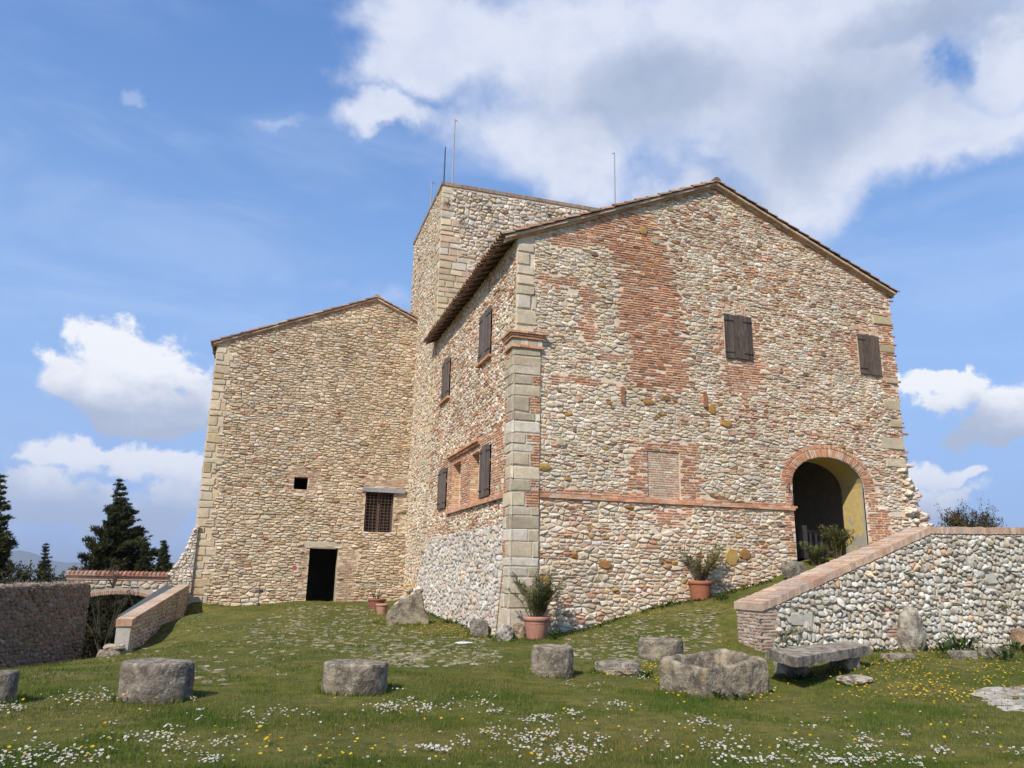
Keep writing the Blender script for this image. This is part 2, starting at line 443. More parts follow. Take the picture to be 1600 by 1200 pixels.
# ------------------------------------------------------------------ masonry engine
def inpoly(pts, poly):
    x, y = pts[:, 0], pts[:, 1]; r = np.zeros(len(pts), bool); n = len(poly)
    for i in range(n):
        x1, y1 = poly[i]; x2, y2 = poly[(i + 1) % n]
        c = ((y1 > y) != (y2 > y)) & (x < (x2 - x1) * (y - y1) / ((y2 - y1) + 1e-12) + x1)
        r ^= c
    return r
def clip_poly(P, reg):
    """reg: ccw convex polygon"""
    n = len(reg)
    for i in range(n):
        a = reg[i]; b = reg[(i + 1) % n]
        ex, ey = b[0] - a[0], b[1] - a[1]
        s = [ex * (p[1] - a[1]) - ey * (p[0] - a[0]) for p in P]
        if all(v >= 0 for v in s): continue
        Q = []
        for j in range(len(P)):
            p, q = P[j], P[(j + 1) % len(P)]; sp, sq = s[j], s[(j + 1) % len(P)]
            if sp >= 0: Q.append(p)
            if (sp >= 0) != (sq >= 0):
                k = sp / (sp - sq); Q.append((p[0] + k * (q[0] - p[0]), p[1] + k * (q[1] - p[1])))
        P = Q
        if len(P) < 3: return []
    return P

WHITE = [(.66, .56, .43), (.61, .50, .37), (.71, .62, .50), (.57, .46, .33), (.65, .57, .47)]
CREAM = [(.57, .45, .30), (.61, .49, .34), (.52, .40, .27), (.63, .53, .39), (.55, .47, .36)]
BUFF = [(.52, .42, .27), (.46, .37, .23), (.56, .47, .33), (.50, .41, .29)]
GREYW = [(.56, .50, .42), (.50, .43, .35), (.60, .54, .45), (.44, .38, .31)]
BRICK = [(.56, .27, .145), (.52, .24, .125), (.59, .31, .175), (.54, .29, .165), (.44, .22, .13), (.60, .37, .22), (.55, .32, .20)]
FRAG = [(.54, .33, .21), (.50, .28, .17), (.58, .39, .27), (.52, .31, .20), (.46, .27, .18)]
PINK = [(.54, .35, .24), (.50, .31, .20), (.57, .41, .30)]
OCHRE = [(.36, .20, .06), (.42, .27, .09), (.30, .15, .05)]
DARKS = [(.20, .13, .08), (.26, .18, .11)]
def pick(pal, n=None, var=.10):
    pal = np.array(pal)
    if n is None:
        return pal[rng.integers(len(pal))] * (1 + rng.uniform(-var, var))
    return pal[rng.integers(len(pal), size=n)] * (1 + rng.uniform(-var, var, (n, 1)))

class Wall:
    """a face of masonry: O origin, U along, N outward; v is height"""
    def __init__(s, mb, O, U, N):
        s.mb = mb; s.O = np.array(O, float); s.U = np.array(U, float); s.N = np.array(N, float); s.Z = np.array([0, 0, 1.])
        s.flip = np.dot(np.cross(s.U, s.Z), s.N) < 0
    def w(s, uv, d):
        uv = np.asarray(uv, float)
        return s.O + uv[..., 0:1] * s.U + uv[..., 1:2] * s.Z + np.asarray(d, float)[..., None] * s.N
    def uv(s, p): 
        q = np.asarray(p) - s.O
        return np.array([q @ s.U, q[2]])
    def cells(s, polys, cols, h, gap=.012, round_=False, soft=.28, base=-.03):
        g = {}
        for i, p in enumerate(polys):
            if len(p) >= 3: g.setdefault(len(p), []).append(i)
        cols = np.asarray(cols); h = np.broadcast_to(np.asarray(h, float), (len(polys),))
        for n, idx in g.items():
            P = np.array([polys[i] for i in idx], float); C = cols[idx]; H = h[idx]
            area = .5 * np.sum(P[:, :, 0] * np.roll(P[:, :, 1], -1, 1) - P[:, :, 1] * np.roll(P[:, :, 0], -1, 1), 1)
            ok = np.abs(area) > 4e-4
            P, C, H, area = P[ok], C[ok], H[ok], area[ok]
            if not len(P): continue
            neg = area < 0
            P[neg] = P[neg][:, ::-1]
            if round_:
                Q = np.roll(P, -1, 1); P = np.stack([.72 * P + .28 * Q, .28 * P + .72 * Q], 2).reshape(len(P), -1, 2)
            m, k = P.shape[:2]
            c = P.mean(1, keepdims=True)
            ext = np.maximum((P.max(1) - P.min(1)) / 2, .015)[:, None, :]
            mn = ext.min(-1, keepdims=True)
            def ring(ins):
                sc = np.clip(1 - ins / ext, .2, 1)
                return c + (P - c) * sc
            gp = np.minimum(gap, .35 * mn)
            r0 = ring(gp * .6); r1 = ring(gp + .10 * mn); r2 = ring(gp + (soft + .12) * mn)
            r2 = r2 + rng.normal(0, .06, r2.shape) * mn
            tilt = rng.normal(0, .22, (m, 1, 2)) * H[:, None, None]
            rel = (P - c) / ext
            H = H * .82; d0 = np.full((m, k), base)
            d1 = H[:, None] * (.55 + rng.uniform(-.15, .15, (m, k))) + (rel * tilt).sum(-1) * .6
            d2 = H[:, None] * (1. + rng.uniform(-.16, .16, (m, k))) + (rel * tilt).sum(-1) * .5
            dc = H * (1.08 + rng.uniform(-.1, .15, m))
            V = np.concatenate([s.w(r0, d0), s.w(r1, d1), s.w(r2, d2), s.w(c, dc[:, None])], 1)
            st = 3 * k + 1
            j = np.arange(k); jn = (j + 1) % k
            q = np.concatenate([np.stack([j, jn, jn + k, j + k], 1), np.stack([j + k, jn + k, jn + 2 * k, j + 2 * k], 1)])
            tr = np.stack([j + 2 * k, jn + 2 * k, np.full(k, 3 * k)], 1)
            if s.flip: q = q[:, ::-1]; tr = tr[:, ::-1]
            off = (np.arange(m) * st)[:, None, None]
            col = np.repeat(C[:, None], st, 1)
            col = col * (1 + rng.normal(0, .05, (m, st, 1)))
            s.mb.add(V.reshape(-1, 3), [(q[None] + off).reshape(-1, 4), (tr[None] + off).reshape(-1, 3)], np.clip(col.reshape(-1, 3), .01, .9), 0, False)
    def rubble(s, region, rowh=.12, wid=.2, colf=None, hmin=.02, hmax=.055, drop=None, holes=(), zones=(), gap=.012, round_=False, jit=.33, aniso=None, rag=.05):
        """region: ccw convex polygon (u,v). holes: ('r',u0,v0,u1,v1) or ('c',u,v,rad,vcut). zones: polygons left free"""
        reg = np.array(region); lo = reg.min(0) - .3; hi = reg.max(0) + .3
        k = aniso or rowh / wid * 1.15
        pts = []
        v = lo[1]; r = 0
        while v < hi[1]:
            u = lo[0] + rng.uniform(0, wid)
            ph = rng.uniform(0, 6)
            while u < hi[0]:
                pts.append((u, v + rowh * (rng.uniform(-jit, jit) + .25 * sin(u * 1.7 + ph))))
                u += wid * rng.uniform(.55, 1.5)
            v += rowh
        pts = np.array(pts)
        if drop is not None:
            pts = pts[rng.random(len(pts)) > drop(pts)]
        vs, es, fs, *_ = delaunay_2d_cdt([Vector((p[0] * k, p[1])) for p in pts], [], [], 0, 1e-7)
        S = np.array([tuple(v) for v in vs]); T = np.array([tuple(f) for f in fs])
        a, b, c = S[T[:, 0]], S[T[:, 1]], S[T[:, 2]]
        d = 2 * (a[:, 0] * (b[:, 1] - c[:, 1]) + b[:, 0] * (c[:, 1] - a[:, 1]) + c[:, 0] * (a[:, 1] - b[:, 1]))
        d = np.where(np.abs(d) < 1e-12, 1e-12, d)
        a2, b2, c2 = (a ** 2).sum(1), (b ** 2).sum(1), (c ** 2).sum(1)
        cc = np.stack([(a2 * (b[:, 1] - c[:, 1]) + b2 * (c[:, 1] - a[:, 1]) + c2 * (a[:, 1] - b[:, 1])) / d,
                       (a2 * (c[:, 0] - b[:, 0]) + b2 * (a[:, 0] - c[:, 0]) + c2 * (b[:, 0] - a[:, 0])) / d], 1)
        inc = [[] for _ in range(len(S))]
        for ti, tr in enumerate(T.tolist()):
            for q in tr: inc[q].append(ti)
        C0 = S / np.array([k, 1.])
        CC = cc / np.array([k, 1.])
        keep = inpoly(C0, reg) 
        # keep cells near the border too (they are clipped)
        near = (C0[:, 0] > reg[:, 0].min() - wid) & (C0[:, 0] < reg[:, 0].max() + wid) & (C0[:, 1] > reg[:, 1].min() - rowh) & (C0[:, 1] < reg[:, 1].max() + rowh)
        for z in zones:
            near &= ~inpoly(C0 + rng.normal(0, rag, C0.shape), np.array(z))
        polys = []; cen = []
        for i in np.nonzero(near)[0]:
            t = inc[i]
            if len(t) < 4: continue
            q = CC[t]
            if np.abs(q - C0[i]).max() > .9: continue
            an = np.arctan2(q[:, 1] - C0[i, 1], (q[:, 0] - C0[i, 0]) * k)
            q = q[np.argsort(an)]
            q = clip_poly([tuple(x) for x in q], region)
            if len(q) < 3: continue
            q = np.array(q); bad = False
            for hshape in holes:
                if hshape[0] == 'r':
                    _, u0, v0, u1, v1 = hshape
                    c = q.mean(0)
                    if u0 < c[0] < u1 and v0 < c[1] < v1: bad = True; break
                    ins = (q[:, 0] > u0) & (q[:, 0] < u1) & (q[:, 1] > v0) & (q[:, 1] < v1)
                    for jx in np.nonzero(ins)[0]:
                        dd = [q[jx, 0] - u0, u1 - q[jx, 0], q[jx, 1] - v0, v1 - q[jx, 1]]; w_ = int(np.argmin(dd))
                        if w_ == 0: q[jx, 0] = u0
                        elif w_ == 1: q[jx, 0] = u1
                        elif w_ == 2: q[jx, 1] = v0
                        else: q[jx, 1] = v1
                else:
                    _, cu, cv, rr, ky = hshape
                    dd = (q - np.array([cu, cv])) / np.array([1, ky]); L = np.hypot(dd[:, 0], dd[:, 1])
                    c = q.mean(0)
                    if c[1] < cv - .12 and ky != 1.0: continue
                    if np.hypot(c[0] - cu, (c[1] - cv) / ky) < rr: bad = True; break
                    m_ = L < rr
                    q[m_] = np.array([cu, cv]) + dd[m_] / L[m_, None] * rr * np.array([1, ky])
            if bad: continue
            # drop near-coincident corners
            e = np.hypot(*(q - np.roll(q, 1, 0)).T)
            q = q[e > .008]
            if len(q) >= 3: polys.append(q); cen.append(q.mean(0))
        cen = np.array(cen)
        size = np.array([np.ptp(p[:, 0]) * np.ptp(p[:, 1]) for p in polys])
        cols = colf(cen, size)
        h = rng.uniform(hmin, hmax, len(polys)) * np.clip(np.sqrt(size) / .16, .6, 1.5)
        s.cells(polys, cols, h, gap, round_)
    def bricks(s, zone, pal=BRICK, rh=.074, bl=.27, h=.024, gap=.010, holes=(), rag=.05, miss=.02, slope=0., dirt=.0, full=False):
        z = np.array(zone); lo = z.min(0); hi = z.max(0)
        polys = []; 
        v = lo[1]; r = 0
        while v < hi[1] + rh:
            u = lo[0] - bl * rng.uniform(0, 1)
            while u < hi[0] + bl:
                L = bl * rng.choice([1., 1., .5, .8, 1.1]) * rng.uniform(.9, 1.1)
                c = np.array([u + L / 2, v + rh / 2])
                if rng.random() > miss:
                    polys.append(np.array([[u, v], [u + L, v], [u + L, v + rh], [u, v + rh]]) + rng.normal(0, .004, (4, 2)))
                u += L
            v += rh; r += 1
        cen = np.array([p.mean(0) for p in polys])
        if full:
            out = []
            for p in polys:
                q = clip_poly([tuple(x) for x in p], [tuple(x) for x in zone])
                if len(q) >= 3: out.append(np.array(q))
            polys = out
        else:
            ok = inpoly(cen + rng.normal(0, rag, cen.shape), z)
            polys = [p for p, o in zip(polys, ok) if o]
        out = []
        for p in polys:
            c = p.mean(0); bad = False
            for hs in holes:
                if hs[0] == 'r':
                    if hs[1] < c[0] < hs[3] and hs[2] < c[1] < hs[4]: bad = True
                    else:
                        if hs[2] < c[1] < hs[4]:
                            if c[0] <= hs[1]: p[:, 0] = np.minimum(p[:, 0], hs[1])
                            elif c[0] >= hs[3]: p[:, 0] = np.maximum(p[:, 0], hs[3])
                elif (c[1] > hs[2] - .12 or hs[4] == 1.0) and np.hypot(c[0] - hs[1], (c[1] - hs[2]) / hs[4]) < hs[3] + .05: bad = True
            if not bad: out.append(p)
        if not out: return
        cols = pick(pal, len(out), .16)
        odd = rng.random(len(out)) < .05
        cols[odd] = pick(WHITE, int(odd.sum()))
        s.cells(out, cols, rng.uniform(h * .7, h * 1.2, len(out)), gap, False, .06)
    def sprinkle(s, region, n, pal=FRAG, zones=(), holes=(), dens=None, h=.05, L=(.10, .27), th=(.04, .075), run=3):
        """short runs of brick fragments and slivers worked in among the stones"""
        reg = np.array(region); polys = []; cols = []
        c = rng.uniform(reg.min(0), reg.max(0), (n, 2)); c = c[inpoly(c, reg)]
        if dens is not None: c = c[rng.random(len(c)) < dens(c)]
        for z in zones: c = c[~inpoly(c, np.array(z))]
        for p in c:
            u, v = p; t_ = rng.uniform(*th)
            for _ in range(rng.integers(1, run + 1)):
                l = rng.uniform(*L)
                ok = inpoly(np.array([[u, v], [u + l, v + t_]]), reg).all()
                for hs in holes:
                    m = (u + l / 2, v + t_ / 2)
                    if hs[0] == 'r' and hs[1] - .05 < u + l and u < hs[3] + .05 and hs[2] - .05 < v + t_ and v < hs[4] + .05: ok = False
                    if hs[0] == 'c' and np.hypot(m[0] - hs[1], (m[1] - hs[2]) / hs[4]) < hs[3] + .12: ok = False
                if not ok: break
                polys.append(np.array([[u, v], [u + l, v], [u + l, v + t_], [u, v + t_]]) + rng.normal(0, .007, (4, 2))); cols.append(pick(pal, None, .18))
                u += l + .004
        if polys: s.cells(polys, cols, rng.uniform(h * .8, h * 1.2, len(polys)), .007, False, .10)
    def blocks(s, u0, u1, v0, v1, pal=BUFF, hr=(.22, .42), wr=(.35, .7), h=.05, gap=.010, taper=None):
        """coursed ashlar blocks filling a rectangle, jittered right edge"""
        polys = []
        v = v0
        while v < v1 - .05:
            hh = min(rng.uniform(*hr), v1 - v)
            u = u0
            end = u1 if taper is None else u1 + rng.uniform(-taper, taper)
            while u < end - .08:
                ww = min(rng.uniform(*wr), end - u)
                if end - u - ww < .1: ww = end - u
                polys.append(np.array([[u, v], [u + ww, v], [u + ww, v + hh], [u, v + hh]]) + rng.normal(0, .006, (4, 2)))
                u += ww
            v += hh
        s.cells(polys, pick(pal, len(polys), .12), rng.uniform(h * .8, h * 1.2, len(polys)), gap, False, .05)
    def panel(s, outline, holes=(), depth=.6, col=(.47, .40, .29), base=-.0, reveal=None):
        """flat mortar bed with openings cut and reveals going inwards"""
        pts = []; edges = []
        def addloop(L):
            b = len(pts); pts.extend([Vector((float(p[0]), float(p[1]))) for p in L])
            edges.extend([(b + i, b + (i + 1) % len(L)) for i in range(len(L))])
        addloop(outline)
        hp = []
        for hs in holes:
            L = hole_loop(hs); hp.append(np.array(L)); addloop(L)
        vs, es, fs, *_ = delaunay_2d_cdt(pts, edges, [], 1, 1e-6)
        V = np.array([tuple(v) for v in vs]); F = []
        for f in fs:
            c = V[list(f)].mean(0)[None]
            if any(inpoly(c, h)[0] for h in hp): continue
            F.append(tuple(f) if not s.flip else tuple(f)[::-1])
        s.mb.add(s.w(V, np.full(len(V), base)), F, col)
        for h_, L in zip(holes, hp):
            n = len(L); dep = depth
            A = s.w(L, np.full(n, base + .0)); B = s.w(L, np.full(n, base - dep))
            Fq = [(i, (i + 1) % n, n + (i + 1) % n, n + i) for i in range(n)]
            s.mb.add(np.concatenate([A, B]), Fq, reveal if reveal is not None else col)
def hole_loop(hs):
    if hs[0] == 'r': return [(hs[1], hs[2]), (hs[3], hs[2]), (hs[3], hs[4]), (hs[1], hs[4])]
    if hs[0] == 'arch':   # u0,u1,v0,vspring,(rise)
        _, u0, u1, v0, vs, rise = hs
        c = (u0 + u1) / 2; hw = (u1 - u0) / 2
        return [(u0, v0), (u1, v0)] + [(c + hw * cos(a), vs + rise * sin(a)) for a in np.linspace(0, pi, 19)]

# ------------------------------------------------------------------ roofs
def roof_slab(name, mb, A, B, C_, D, th, col):
    """A,B eave corners, C_,D ridge corners (A-D and B-C_ are verges); slab of thickness th"""
    P = np.array([A, B, C_, D], float)
    n = np.cross(P[1] - P[0], P[3] - P[0]); n /= np.linalg.norm(n)
    if n[2] < 0: n = -n
    V = np.concatenate([P, P + n * th])
    mb.add(V, [(0, 3, 2, 1), (4, 5, 6, 7), (0, 1, 5, 4), (1, 2, 6, 5), (2, 3, 7, 6), (3, 0, 4, 7)], col)
TILEC = [(.30, .14, .075), (.36, .20, .12), (.24, .13, .08), (.38, .27, .18), (.20, .13, .09), (.33, .22, .14)]
def barrel_tiles(mb, A, B, C_, D, pitch=.21, seg=.42, r=.085, lift=.0):
    """barrel tiles over the slab A,B(eave) to D,C_(ridge): overlapping short half-round tiles"""
    A, B, C_, D = [np.array(p, float) for p in (A, B, C_, D)]
    L = np.linalg.norm(B - A); S = np.linalg.norm(D - A)
    eu = (B - A) / L; es = (D - A) / S; n = np.cross(eu, es); n /= np.linalg.norm(n)
    if n[2] < 0: n = -n
    nc = int(L / pitch); ns = int(S / seg) + 1
    ang = np.linspace(0, pi, 6)
    iu, js = np.meshgrid(np.arange(nc + 1), np.arange(ns), indexing='ij')
    iu = iu.ravel(); js = js.ravel(); m = len(iu)
    u = iu * (L / nc) + rng.normal(0, .008, m); t0 = js * seg - .06 + rng.normal(0, .012, m); t1 = np.minimum(t0 + seg + .06, S)
    rr = r * rng.uniform(.92, 1.08, m)
    V = np.zeros((m, 24, 3))
    for e, (t, k, lf) in enumerate(((t0, 1.08, .045), (t1, .9, .015))):
        for q, a in enumerate(ang):
            for w_, th in enumerate((0, .016)):
                p = A + (u + (rr * k - th) * np.cos(a))[:, None] * eu + t[:, None] * es + ((rr * k - th) * np.sin(a) + lf + lift)[:, None] * n
                V[:, e * 12 + w_ * 6 + q] = p
    q = np.arange(5)
    F = np.concatenate([np.stack([q, q + 1, q + 13, q + 12], 1), np.stack([q + 6, q + 18, q + 19, q + 7], 1), np.stack([q, q + 6, q + 7, q + 1], 1)])
    F = (F[None] + (np.arange(m) * 24)[:, None, None]).reshape(-1, 4)
    col = np.repeat(pick(TILEC, m, .2)[:, None], 24, 1).reshape(-1, 3)
    mb.add(V.reshape(-1, 3), F, col)

# ------------------------------------------------------------------ shared parts
def shutter(parent, W_, u0, u1, v0, v1, d, name='shutter', leaves=2, col=(.085, .062, .05), label=None, hinges=True, arched=False):
    """plank shutter in the plane of wall face W_"""
    mb = MB(); nb = max(3, int(round((u1 - u0) / .17)))
    mid = (u0 + u1) / 2
    bw = (u1 - u0) / nb
    for i in range(nb):
        a = u0 + i * bw + .004; b = a + bw - .008
        c = np.array(col) * rng.uniform(.75, 1.3)
        tv = v1 + (rng.uniform(-.012, .012)); bv = v0 + rng.uniform(-.012, .012)
        if arched: tv = v1 - .22 * ((a + b) / 2 - mid) ** 2 / ((u1 - u0) / 2) ** 2 * (u1 - u0) * .6
        dd = d + rng.uniform(0, .006)
        if leaves == 2 and i == nb // 2: dd += .012
        mb.box((a, bv, dd), (b, tv, dd + .035), c, 0, .002, T=lambda V: W_.w(V[:, :2], V[:, 2]))
    o = mb.build(name, M_WOOD, parent, label=label)
    if hinges:
        for s_, (a, b) in enumerate(((u0 - .03, u0 + .34 * (u1 - u0)), (u1 - .34 * (u1 - u0), u1 + .03))):
            if leaves == 1 and s_ == 1: break
            for v in (v0 + .13 * (v1 - v0), v0 + .86 * (v1 - v0)):
                mh = MB(); mh.box((a, v - .016, d + .042), (b, v + .016, d + .052), (.03, .027, .025), T=lambda V: W_.w(V[:, :2], V[:, 2]))
                mh.build('hinge', M_METAL, o)
    return o

def flat_arch(Wf, u0, u1, v0, h, pal=PINK, splay=.18, n=None, d=.035):
    """row of upright bricks over an opening"""
    n = n or int((u1 - u0) / .07)
    polys = []
    for i in range(n):
        a, b = i / n, (i + 1) / n
        x0, x1 = u0 + (u1 - u0) * a, u0 + (u1 - u0) * b
        m = (u0 + u1) / 2
        k = 1 + splay
        polys.append(np.array([[x0, v0], [x1, v0], [m + (x1 - m) * k, v0 + h], [m + (x0 - m) * k, v0 + h]]) + rng.normal(0, .004, (4, 2)))
    Wf.cells(polys, pick(pal, n, .14), rng.uniform(d * .8, d * 1.1, n), .006, False, .05)

def voussoirs(Wf, cu, cv, ru, rv, th, a0, a1, n, pal=BRICK, d=.03):
    polys = []
    for i in range(n):
        a, b = a0 + (a1 - a0) * i / n, a0 + (a1 - a0) * (i + 1) / n
        q = [[cu + ru * cos(a), cv + rv * sin(a)], [cu + (ru + th) * cos(a), cv + (rv + th) * sin(a)],
             [cu + (ru + th) * cos(b), cv + (rv + th) * sin(b)], [cu + ru * cos(b), cv + rv * sin(b)]]
        polys.append(np.array(q) + rng.normal(0, .004, (4, 2)))
    Wf.cells(polys, pick(pal, n, .15), rng.uniform(d * .8, d * 1.2, n), .006, False, .05)

# unit rock from an icosphere
def _ico(sub):
    import bmesh
    bm = bmesh.new(); bmesh.ops.create_icosphere(bm, subdivisions=sub, radius=1)
    V = np.array([v.co[:] for v in bm.verts]); F = np.array([[v.index for v in f.verts] for f in bm.faces]); bm.free()
    return V, F
ICO = {k: _ico(k) for k in (1, 2, 3, 4, 5)}
def rock(mb, c, size, sub=2, rough=.18, col=(.4, .38, .34), seed=0, boxy=.0, rot=0., freq=1.3, colv=.08, smooth=False):
    V, F = ICO[sub]; V = V.copy()
    if boxy:
        m = np.abs(V).max(1, keepdims=True); V = V * (1 - boxy) + V / m * boxy * .82
    off = Vector((seed * 3.7, seed * 1.3, seed * 2.1))
    dn = np.array([mnoise.fractal(Vector(v * freq) + off, 1., 2., 4) for v in V])
    V = V * (1 + rough * dn[:, None] * 1.6)
    V = V * np.array(size)
    if rot: 
        a = cos(rot), sin(rot); V = V @ np.array([[a[0], a[1], 0], [-a[1], a[0], 0], [0, 0, 1]])
    cc = np.array(col)[None] * (1 + rng.normal(0, colv * .3, (len(V), 1)) + dn[:, None] * .25)
    mb.add(V + np.array(c), F, np.clip(cc, .01, .9), 0, smooth)

def fF(px, py): p = atY(px, py, YF); return (float(p[0]), float(p[2]))
def fS(px, py): p = atX(px, py, XS); return (float(p[1]), float(p[2]))
z7 = lambda L: [fF(800 + x / 4, 280 + y / 4) for x, y in L]
zA = lambda L: [fF(800 + x / 4, 540 + y / 4) for x, y in L]
def lf(c, s=.35, o=0.):   # low frequency noise at wall positions
    return np.array([mnoise.noise(Vector((float(a) * s + o, float(b) * s * 1.6, o))) for a, b in c])

# ================================================================== MAIN HOUSE
house = thing('stone_house', 'large gabled rubble and brick house with arched doorway and dark shutters', 'house', loc=(XS, YF, 0))
def P0(o):  # parent keeping world placement
    return o
mb = MB()
Wf = Wall(mb, (0, YF, 0), (1, 0, 0), (0, -1, 0))
AU0, AU1 = fF(1238, 760)[0], fF(1352, 790)[0]
AZT = fF(1293, 715)[1]; AZS = fF(1346, 762)[1]
ACU = (AU0 + AU1) / 2; AHW = (AU1 - AU0) / 2; ARI = AZT - AZS
sh1 = (*fF(1130, 490), *fF(1174, 563)); sh2 = (*fF(1338, 521), *fF(1374, 586))
s1 = ('r', 12.88, 8.13, 13.84, 9.52); s2 = ('r', 17.86, 8.12, 18.70, 9.46)
arch_hole = ('arch', AU0, AU1, 1.2, AZS, ARI)
ZSTR = 3.66
out = [(XS, -.8), (XE, -.8), (XE, ZE), (XP, ZP), (XS, ZE)]
bl = ('r',) + (*fF(1012, 795),) + (*fF(1061, 703),)
bl = ('r', fF(1013, 790)[0], ZSTR + .12, fF(1061, 703)[0], fF(1030, 705)[1])
Wf.panel(out, [arch_hole, (s1[0], s1[1] + .05, s1[2] + .05, s1[3] - .05, s1[4] - .05), (s2[0], s2[1] + .05, s2[2] + .05, s2[3] - .05, s2[4] - .05), bl], depth=.05, col=(.66, .54, .40))
# brick zones traced on the facade plane
ZA = z7([(420, 300), (560, 235), (780, 210), (870, 250), (900, 300), (960, 380), (960, 480), (1010, 520), (1020, 580), (1010, 650), (1040, 720), (1060, 800), (1080, 880), (1080, 980), (1110, 1100), (1120, 1200), (1110, 1260), (1100, 1330), (990, 1335), (760, 1300), (730, 1100), (740, 1080), (740, 1000), (650, 900), (650, 800), (680, 640), (640, 560), (600, 440), (430, 360)][:99])
ZB = z7([(190, 560), (320, 600), (460, 650), (540, 700), (560, 740), (520, 760), (520, 960), (540, 1030), (430, 1040), (430, 720), (150, 650)])
ZC = zA([(180, 200), (390, 190), (700, 230), (730, 275), (390, 225), (180, 215)])
ZD = zA([(165, 885), (720, 915), (1180, 950), (1760, 985), (1760, 1030), (1180, 1005), (165, 945)])
ZE1 = zA([(730, 590), (1160, 600), (1195, 980), (725, 940)])
ZG = zA([(1290, 85), (1600, 100), (1570, 310), (1340, 310)])
ZH = zA([(550, 30), (720, 60), (710, 105), (550, 80)])
ZI = zA([(880, 1015), (1160, 1025), (1060, 1140), (890, 1150)])
ZK = z7([(250, 330), (430, 330), (540, 330), (540, 400), (400, 440), (250, 420)])
ZJ1 = [(AU0 - .42, 2.3), (AU0, 2.3), (AU0, AZS), (AU0 - .35, AZS), (AU0 - .30, 3.6), (AU0 - .42, 3.6)]
ZJ2 = [(AU1, 1.5), (AU1 + .62, 1.5), (AU1 + .95, 3.3), (AU1 + .6, 3.9), (AU1 + .42, 5.4), (AU1 + .34, AZS + .2), (AU1, AZS)]
ZL1 = [(s1[1] - .3, s1[2]), (s1[1], s1[2]), (s1[1], s1[4]), (s1[1] - .26, s1[4])]
ZL2 = [(s1[3], s1[2] - .1), (s1[3] + .34, s1[2] - .1), (s1[3] + .3, s1[4]), (s1[3], s1[4])]
ZM1 = [(s2[1] - .4, s2[2]), (s2[1], s2[2]), (s2[1], s2[4]), (s2[1] - .4, s2[4])]
ZM2 = [(s2[3], 7.6), (XE, 7.6), (XE, 10.9), (s2[3] + .3, 10.5)]
ZN = z7([(1480, 470), (1760, 520), (1760, 600), (1500, 580)])
ZO = [(XE - .9, 5.2), (XE, 5.2), (XE, 7.6), (XE - .5, 7.6)]
holes = [s1, s2, ('r', AU0, .5, AU1, AZS), ('c', ACU, AZS, AHW + .38, (ARI + .38) / (AHW + .38))]
bz = [ZA, ZB, ZC, ZD, ZE1, ZG, ZH, ZI, ZK, ZJ1, ZJ2, ZL1, ZL2, ZM1, ZM2]
for z, r_ in ((ZA, .07), (ZB, .05), (ZC, .04), (ZD, .02), (ZE1, .05), (ZG, .08), (ZH, .04), (ZI, .07), (ZK, .08)):
    Wf.bricks(z, BRICK + FRAG + PINK[:1], rag=r_, holes=holes + [bl], miss=.035, h=.042 if z is ZA else .03)
for z in (ZJ1, ZJ2, ZL1, ZL2, ZM1, ZM2): Wf.bricks(z, rag=.04, holes=holes, miss=.04)
Wf.bricks(ZN, rag=.12, miss=.3); Wf.bricks(ZO, rag=.10, miss=.3)
def col_front(c, size):
    n = len(c); col = pick(WHITE, n, .12)
    cr = rng.random(n) < .42; col[cr] = pick(CREAM, int(cr.sum()), .1)
    q = lf(c, .55, 3.1); q2 = lf(c, 1.6, 9.2)
    pb = np.where(c[:, 1] < ZSTR, .07, np.where(c[:, 0] > 11.3, .20, .04)) + .35 * np.clip(q, 0, 1) + .25 * np.clip(q2, -.2, 1)
    pb = np.where((c[:, 1] > ZSTR) & (c[:, 1] < 6.3) & (c[:, 0] < 15), pb * .35, pb)
    pb = np.where(size > .035, pb * .35, pb)
    b = rng.random(n) < pb; col[b] = pick(FRAG, int(b.sum()), .18)
    o = rng.random(n) < np.where(c[:, 1] < 7, .025, .008); col[o] = pick(OCHRE, int(o.sum()))
    d = rng.random(n) < .014; col[d] = pick(DARKS, int(d.sum()))
    return col
upper = [(XS + .72, ZSTR + .02), (XE, ZSTR + .02), (XE, ZE), (XP, ZP), (XS, ZE), (XS, 9.)]
upper = [(XS + .5, ZSTR + .1), (XE, ZSTR + .1), (XE, ZE), (XP, ZP), (XS + .5, ZE + .19)]
Wf.rubble(upper, .076, .165, col_front, .02, .05, jit=.28, drop=lambda p: np.where((p[:, 0] < 11.3) | (p[:, 1] < 6), .26, .14) + .55 * np.clip(lf(p, 1.3, 4.4), 0, 1),
          holes=holes + [bl], zones=bz, gap=.008)
Wf.sprinkle(upper, 3000, zones=bz, holes=holes + [bl], dens=lambda c: np.clip(np.where(c[:, 1] < 6.3, np.where(c[:, 0] > 14.5, .3, .10), np.where(c[:, 0] > 11.3, .20, .03)) + .45 * lf(c, .8, 6.6), .02, 1))
lower = [(XS + .75, -.6), (XE, -.6), (XE, ZSTR - .03), (XS + .75, ZSTR - .03)]
Wf.rubble(lower, .095, .19, col_front, .025, .06, jit=.27, drop=lambda p: .18 + .35 * np.clip(lf(p, 1.3, 4.4), 0, 1), holes=holes, zones=[ZI, ZJ1, ZJ2], gap=.011)
Wf.sprinkle(lower, 260, holes=holes, zones=[ZI, ZJ1, ZJ2], L=(.15, .3))
